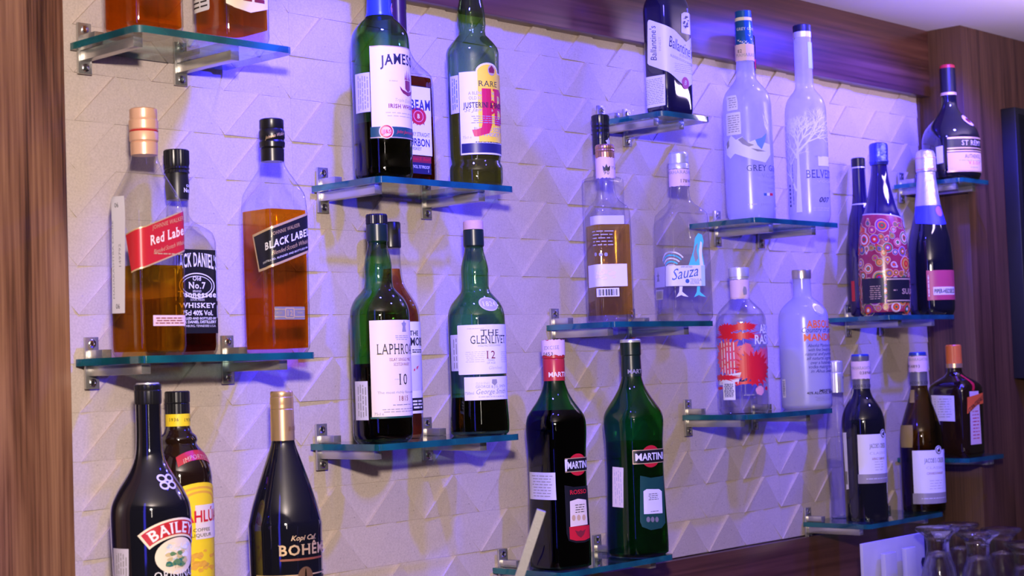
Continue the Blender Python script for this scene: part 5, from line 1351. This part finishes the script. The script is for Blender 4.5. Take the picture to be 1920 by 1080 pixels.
# ======================================================== brandy on the short shelf by the pilaster
b = Bottle('brandy_bottle', 'wide dark brandy bottle with red topped black cap and pink and black label', 'bottle', 'S10', 1786, 1.662,
           [(337, 48), (332, 52), (320, 53), (265, 53), (256, 51.5), (246, 48), (236, 41), (226, 32), (216, 23), (206, 17), (196, 14.5), (180, 14)], G_black, phi=turn(1786, 53, 1826))
b.lathe_part('cap', [(176, 14.6), (129, 14.4)], C_black); b.lathe_part('cap_top', [(129, 14.4), (124, 14), (122, 11)], C_red); b.lathe_part('gold_ring', [(180, 15), (175, 15)], P_gold)
l = b.rect('front_label', 1777, 286, None, 323, P_pink, uc=0); b.rect('black_band', 1776, 258, None, 279, P_black, uc=0, off=0.0005, parent=l)
for y0, y1 in ((257, 260.5), (277, 279.5), (282, 284.5), (320.5, 323)): b.rect('gold_rule', 1776, y0, None, y1, P_gold, uc=0, off=0.0008, parent=l)
b.text(l, 'ST RÉMY', 272, 9, P_cream, x0=1803, uc=0, st='s', off=0.0010); b.text(l, 'AUTHENTIC', 296, 7, I_black, x0=1809, uc=0, st='s'); b.text(l, 'V.S.O.P', 308, 5.5, I_red, uc=0.003, wf=1.2, st='s'); b.print_rows(l, 1792, 299, None, 302, 1, I_pale, uc=0); b.print_rows(l, 1818, 312, None, 315, 1, I_pale, uc=0)
b.oval('shoulder_seal', 1814, 226, 13, 11, P_pink, 0.0010, tilt=-0.3); ss = [o for o in b.root.children if o.name.startswith('shoulder_seal')][0]; b.oval('seal_mark', 1814, 226, 7, 5, I_maroon, 0.0013, ss)
l = b.poly('back_label', [(1755, 276), (1768, 273), (1769, 305), (1757, 308)], P_lilac, 0.0005); b.done()

# ======================================================== wine shelf
b = Bottle('spirit_bottle', 'clear waisted bottle with silver screw cap behind the red wine', 'bottle', 'S11', 1578, 1.733,
           [(973, 17), (969, 19), (940, 18.5), (915, 20), (880, 22.5), (840, 23), (815, 22.5), (795, 20), (775, 17), (755, 13.5), (690, 12.5)], G_clear, level=860, liq=Lq_clear)
c = b.lathe_part('cap', [(736, 14.6), (700, 14.4), (699, 13.8), (694, 14.6), (679, 14.6), (676.5, 13)], C_silver, ridge=0.02, seg=48)
nk = Neck(b, 14.9); nk.text(c, 'VOLTAGE', 710, 5.5, I_grey, x0=1580, wf=1.0, st='b') if False else nk.print_rows(c, 1579, 704, 1596, 711, 1, I_grey, fill=0.7); nk.done(); b.done()
def wine(label, ax, prof, glass, xc, R_, capy, **kw):
    b = Bottle('wine_bottle', label, 'bottle', 'S11', ax, 1.670, prof, glass, phi=turn(ax, R_, xc), **kw)
    return b
b = wine('dark red wine bottle with grey capsule, pink strip and white label', 1626.5,
         [(980, 34), (975, 39), (960, 39.6), (800, 40.2), (788, 39.6), (778, 37.8), (766, 33.5), (754, 26.5), (744, 20), (736, 17), (728, 15.8), (670, 15.2)], G_black, 1653, 40, 0)
c = b.lathe_part('capsule', [(729, 16.4), (676, 16), (672, 16.6), (668, 16.6)], C_grey); b.lathe_part('cap_top', [(668.5, 16.4), (665, 16), (664, 14)], C_foil)
nk = Neck(b, 16.7); nk.text(c, "JACOB'S CREEK", 726, 5, I_black, uc=nk.uv(1622, 720)[0], wf=1.0, st='s'); nk.done()
sp = strip(b, 1598, 1631, 677, 711, P_pink, 17.6, jag=1); nk = Neck(b, 17.6); nk.text(sp, 'MAHARASHTRA EXCISE', 693, 5.5, I_grey, x0=1597, wf=0.75, st='s'); nk.text(sp, '038988', 702, 5.5, I_black, x0=1612, wf=1.0, st='s'); nk.done()
def jacobs(b, x0, y0, y1, y2, xe, ye, lines):
    l = b.rect('front_label', x0, y0, None, y1, P_white, uc=0); b.rect('grey_band', x0, y1, None, y2, P_grey if False else pbr('taupe_label', (0.30, 0.27, 0.26), 0.45), uc=0, off=0.0005, parent=l)
    e = b.oval('round_emblem', xe, ye, 8.5, 8.5, P_white, 0.0006, l); b.oval('emblem_ring', xe, ye, 7.3, 7.3, I_black, 0.0008, l); b.oval('emblem_disc', xe, ye, 5.8, 5.8, P_white, 0.0010, l)
    b.shape(l, xe, ye, [(-3, -4), (1, -2), (3, -4), (3, 3), (0, 5), (-1, 1), (-4, 2)], 1.0, I_black, off=0.0013)
    b.text(l, "JACOB'S CREEK", y0 + lines[0], 8, I_black, x0=x0 + lines[1], uc=0, st='s')
    b.text(l, 'CLASSIC', y0 + lines[0] + 11, 4.5, I_pale, uc=0, wf=1.6)
    b.text(l, lines[2], y0 + lines[0] + 22, 4.2, I_maroon, x0=x0 + lines[1] + 5, uc=0, st='s'); b.print_rows(l, x0 + lines[1] + 9, y1 - 26, None, y1 - 6, 4, I_pale, uc=0, fill=0.25)
    b.print_rows(l, x0 + 10, (y1 + y2) / 2 - 1.5, None, (y1 + y2) / 2 + 1.5, 1, P_lilac, uc=0)
    return l
jacobs(b, 1609, 815, 889.5, 907, 1655, 813, (25.5, 21, 'SHIRAZ CABERNET'))
l = b.poly('back_label', [(1580.5, 811), (1587, 811), (1592, 917), (1587.5, 918)], P_white, 0.0005); b.barcode(l, 1586, 884, 1590, 908, I_black); b.done()
b = wine('olive glass white wine bottle with grey capsule, pink strip and white label', 1734,
         [(961, 34), (956, 39), (945, 39.8), (840, 40), (822, 39.6), (805, 37.8), (785, 32.5), (762, 25), (742, 18.8), (728, 16), (720, 15.4), (670, 15)], G_olive, 1758, 40, 0, level=838, liq=Lq_wine)
c = b.lathe_part('capsule', [(723, 16.4), (676, 15.9), (672, 16.4), (666, 16.4)], C_grey); b.lathe_part('cap_top', [(666.5, 16.2), (661.5, 15.8), (660, 14)], C_foil)
nk = Neck(b, 16.6); nk.text(c, "JACOB'S CREEK", 720, 5, I_black, uc=nk.uv(1728, 715)[0], wf=1.0, st='s'); nk.done()
sp = strip(b, 1702, 1734, 667, 698, P_pink, 17.4, jag=1.5); nk = Neck(b, 17.4); nk.text(sp, 'MAHARASHTRA EXCISE', 677, 5.5, I_grey, x0=1703, wf=0.75, st='s'); nk.text(sp, '954893', 690, 5.5, I_black, x0=1704, wf=1.0, st='s'); nk.done()
jacobs(b, 1712, 845, 925, 945, 1759.5, 844, (23, 21, 'CHARDONNAY'))
b.poly('neck_sticker', [(1688, 797), (1711, 797), (1711, 839), (1690, 839)], pbr('olive_sticker', (0.34, 0.25, 0.05), 0.5), 0.0005); b.poly('neck_sticker', [(1707, 731), (1715, 731), (1715, 755), (1706, 755)], pbr('olive_sticker', (0.34, 0.25, 0.05), 0.5), 0.0005); b.done()

# ======================================================== orange liqueur by the pilaster
b = Bottle('orange_liqueur_bottle', 'dark square liqueur bottle with orange cap, white strip and orange banner label', 'bottle', 'S12', 1797, 1.660,
           [(853, 35, 7), (849, 39, 7), (740, 40, 7), (728, 39.5, 7), (720, 36, 6), (713, 29, 4), (706, 20, 2.5), (700, 15, 2), (688, 13.5, 2), (660, 13, 2)], G_brown)
b.lathe_part('cap', [(682, 14.8), (649, 14.6), (646.5, 12.5)], C_orange, ridge=0.02, seg=48); b.lathe_part('gold_ring', [(690, 15.2), (682, 15.2)], C_gold)
l = b.poly('back_label', [(1746, 741), (1789, 742), (1791, 790), (1754, 789)], P_lilac, 0.0006); b.print_rows(l, 1750, 746, 1786, 784, 8, I_grey, fill=0.3)
l = b.poly('white_strip', [(1817, 734), (1834, 733), (1840, 832), (1820, 834)], P_pink, 0.0006); b.print_rows(l, 1823, 768, 1836, 825, 9, I_red, fill=0.3)
l2 = b.poly('banner', [(1813, 745), (1842, 736), (1843, 756), (1832, 759), (1813, 776)], I_orange, 0.0009); b.text(l2, 'COINTREAU', 762, 9, I_black, x0=1814, x1=1842, slope=0.42, st='b', off=0.0012)
b.poly('ribbon', [(1799, 703), (1802, 702), (1826, 719), (1826, 732), (1822, 732), (1822, 722)], I_red, 0.0007); b.done()

# ---------------------------------------------------------------- counter, upturned glasses, card, bar, screen
CT = Z0 - 0.49
struct(obj('trim_4', MB().box(0.7, XP - 0.002, 1.05, 1.751, CT - 0.04, CT).me('counter_top', bevel=0.002), M_walnut_h))
struct(obj('trim_5', MB().box(0.75, XP - 0.002, 1.12, 1.751, 0.0, CT - 0.0402).me('counter_front'), M_walnut_d))
def solid_glass(name):
    m, nt, N, L = newmat(name); N.remove(N['Principled BSDF'])
    g = N.new('ShaderNodeBsdfGlass'); g.inputs['IOR'].default_value = 1.48; g.inputs['Roughness'].default_value = 0.0; g.inputs['Color'].default_value = (0.97, 0.97, 0.985, 1)
    t = N.new('ShaderNodeBsdfTransparent'); x = N.new('ShaderNodeMixShader'); x.inputs[0].default_value = 0.5
    L.new(g.outputs[0], x.inputs[1]); L.new(t.outputs[0], x.inputs[2]); L.new(x.outputs[0], N['Material Output'].inputs['Surface'])
    return m
G_tumbler = solid_glass('tumbler_glass')
def tumbler(px, y, label):
    p = at_y(px, y); h = p[2] - CT                      # foot uppermost, rim down on the counter
    n = 40
    out = [(0.0, 0.0400), (0.004, 0.0404), (h - 0.075, 0.0290), (h - 0.052, 0.0225), (h - 0.036, 0.0195), (h - 0.024, 0.0205), (h - 0.015, 0.0250), (h - 0.009, 0.0330), (h - 0.0062, 0.0376), (h - 0.0042, 0.0390), (h - 0.0015, 0.0388), (h - 0.0003, 0.0370)]
    inn = [(0.0, 0.0385), (0.004, 0.0383), (h - 0.075, 0.0268), (h - 0.056, 0.0205), (h - 0.046, 0.0160), (h - 0.042, 0.0080), (h - 0.041, 0.0005)]
    q = np.linspace(0, h - 0.0003, 52); R_ = pchip(*zip(*out), q)
    q2 = np.linspace(0, h - 0.041, 24); R2 = pchip(*zip(*inn), q2)
    rings = [(z, r, False) for z, r in zip(q2[::-1], R2[::-1])] + [(z, r, True) for z, r in zip(q, R_)] + [(h - 0.001, 0.030, False), (h - 0.0022, 0.0005, False)]
    V, F = [], []
    for z, r, o_ in rings:
        for i in range(n):
            a = 2 * math.pi * i / n; f = 1 - (0.03 * (i % 2) if o_ and 0.02 < z < h - 0.052 else 0)
            V.append((r * f * math.cos(a), r * f * math.sin(a), z))
    for j in range(len(rings) - 1): F += [(j * n + i, j * n + (i + 1) % n, (j + 1) * n + (i + 1) % n, (j + 1) * n + i) for i in range(n)]
    F += [tuple(reversed(range(n))), tuple((len(rings) - 1) * n + i for i in range(n))]
    o = obj('upturned_glass', mesh('upturned_glass', V, F, angle=50), G_tumbler, None, (p[0], y, CT))
    return tag(o, label, 'glass', 'upturned glasses on the counter')
for px, y, lb in (((1757, 988), 1.50, 'upturned fluted glass beside the white card, leftmost of the row'),
                  ((1797, 981), 1.58, 'upturned fluted glass at the back between the two front glasses'),
                  ((1832, 996), 1.44, 'upturned fluted glass in the middle of the front row'),
                  ((1876, 990), 1.50, 'upturned fluted glass on the right with its wide foot fully in view'),
                  ((1921, 1016), 1.42, 'upturned fluted glass cut off by the right edge of the picture')):
    tumbler(px, y, lb)
# white card stand with two small folded cards
pA, pB = at_y((1617, 1020), 1.60), at_y((1733, 1000), 1.60)
M_card = pbr('white_card', (0.50, 0.48, 0.48), 0.55, vary=0.06, bscale=25)
hc = pA[2] - CT
e = empty('card_holder', (pA[0], 1.60, CT))
tag(e, 'white card holder with small white cards in it, left of the upturned glasses', 'card holder')
w_ = pB[0] - pA[0]
obj('back_panel', MB().box(0, w_, 0, 0.006, 0, hc).me('back_panel', bevel=0.0008), M_card, e)
obj('base', MB().box(-0.004, w_ + 0.004, -0.065, 0.006, -0.0, 0.010).me('base', bevel=0.001), M_card, e)
for x0_, x1_, hh_, yy in ((0.045, 0.085, hc - 0.022, -0.018), (0.105, 0.140, hc - 0.018, -0.026)):
    k = MB(); k.prism([(x0_, yy), (x1_, yy), (x1_ + 0.004, yy + 0.012), (x0_ + 0.004, yy + 0.012)], 0.0102, hh_)
    obj('small_card', k.me('small_card', bevel=0.0006), M_card, e)
dk = at_y((1738, 1000), 1.57)
kp = MB().box(-0.004, 0.004, -0.004, 0.004, 0, dk[2] - CT); kp.lathe([(0.0, 0.0), (0.002, 0.008), (0.010, 0.010), (0.018, 0.008), (0.020, 0.0)], 16, c=(-0.006, 0, dk[2] - CT - 0.062), close=False)
tag(obj('stand_post', kp.me('stand_post', angle=40), pbr('dark_plastic', (0.012, 0.012, 0.03), 0.35), None, (dk[0], 1.57, CT)), 'thin dark post with a knob between the white card and the glasses', 'post')
# brushed metal bar leaning up into the picture
tip = at_y((1015, 957), 1.20); low = at_y((962, 1118), 1.235)
d = low - tip; k_ = (CT + 0.0205 - tip[2]) / d[2]; low = tip + d * k_
e = empty('metal_bar', (low[0], low[1], CT)); tag(e, 'brushed silver flat metal bar leaning up at the bottom edge of the picture', 'metal bar')
ax_ = Vector(tip - low); L_ = ax_.length; ax_.normalize()
sx_ = ax_.cross(Vector(_f)).normalized(); sy_ = sx_.cross(ax_).normalized()
bm_ = MB().box(-0.0048, 0.0048, -0.002, 0.002, 0, L_)
Vb = [tuple((Vector(low) - Vector((low[0], low[1], CT))) + sx_ * x + sy_ * y + ax_ * z) for x, y, z in bm_.V]
m = mesh('blade', Vb, bm_.F); obj('blade', m, pbr('brushed_steel', (0.55, 0.53, 0.51), 0.35, metal=0.6, bump=0.3, bscale=400), e)
obj('foot', MB().box(-0.03, 0.03, -0.03, 0.03, 0, 0.018).me('foot', bevel=0.002), M_steel, e)
# dark screen on the pilaster
sx0 = at_y((1885, 400), YP)[0]; zt_ = at_y((1885, 206), YP)[2]; zb2 = at_y((1885, 711), YP)[2]
e = empty('wall_screen', (sx0, YP, zb2)); tag(e, 'black flat screen on the right pilaster, cut off by the picture edge', 'screen')
obj('casing', MB().box(0, 0.55, -0.034, -0.0005, 0, zt_ - zb2).me('casing', bevel=0.002), pbr('screen_casing', (0.012, 0.013, 0.016), 0.35), e)
obj('display', MB().box(0.014, 0.536, -0.0352, -0.0342, 0.014, zt_ - zb2 - 0.014).me('display'), pbr('screen_glass', (0.008, 0.009, 0.012), 0.12), e)
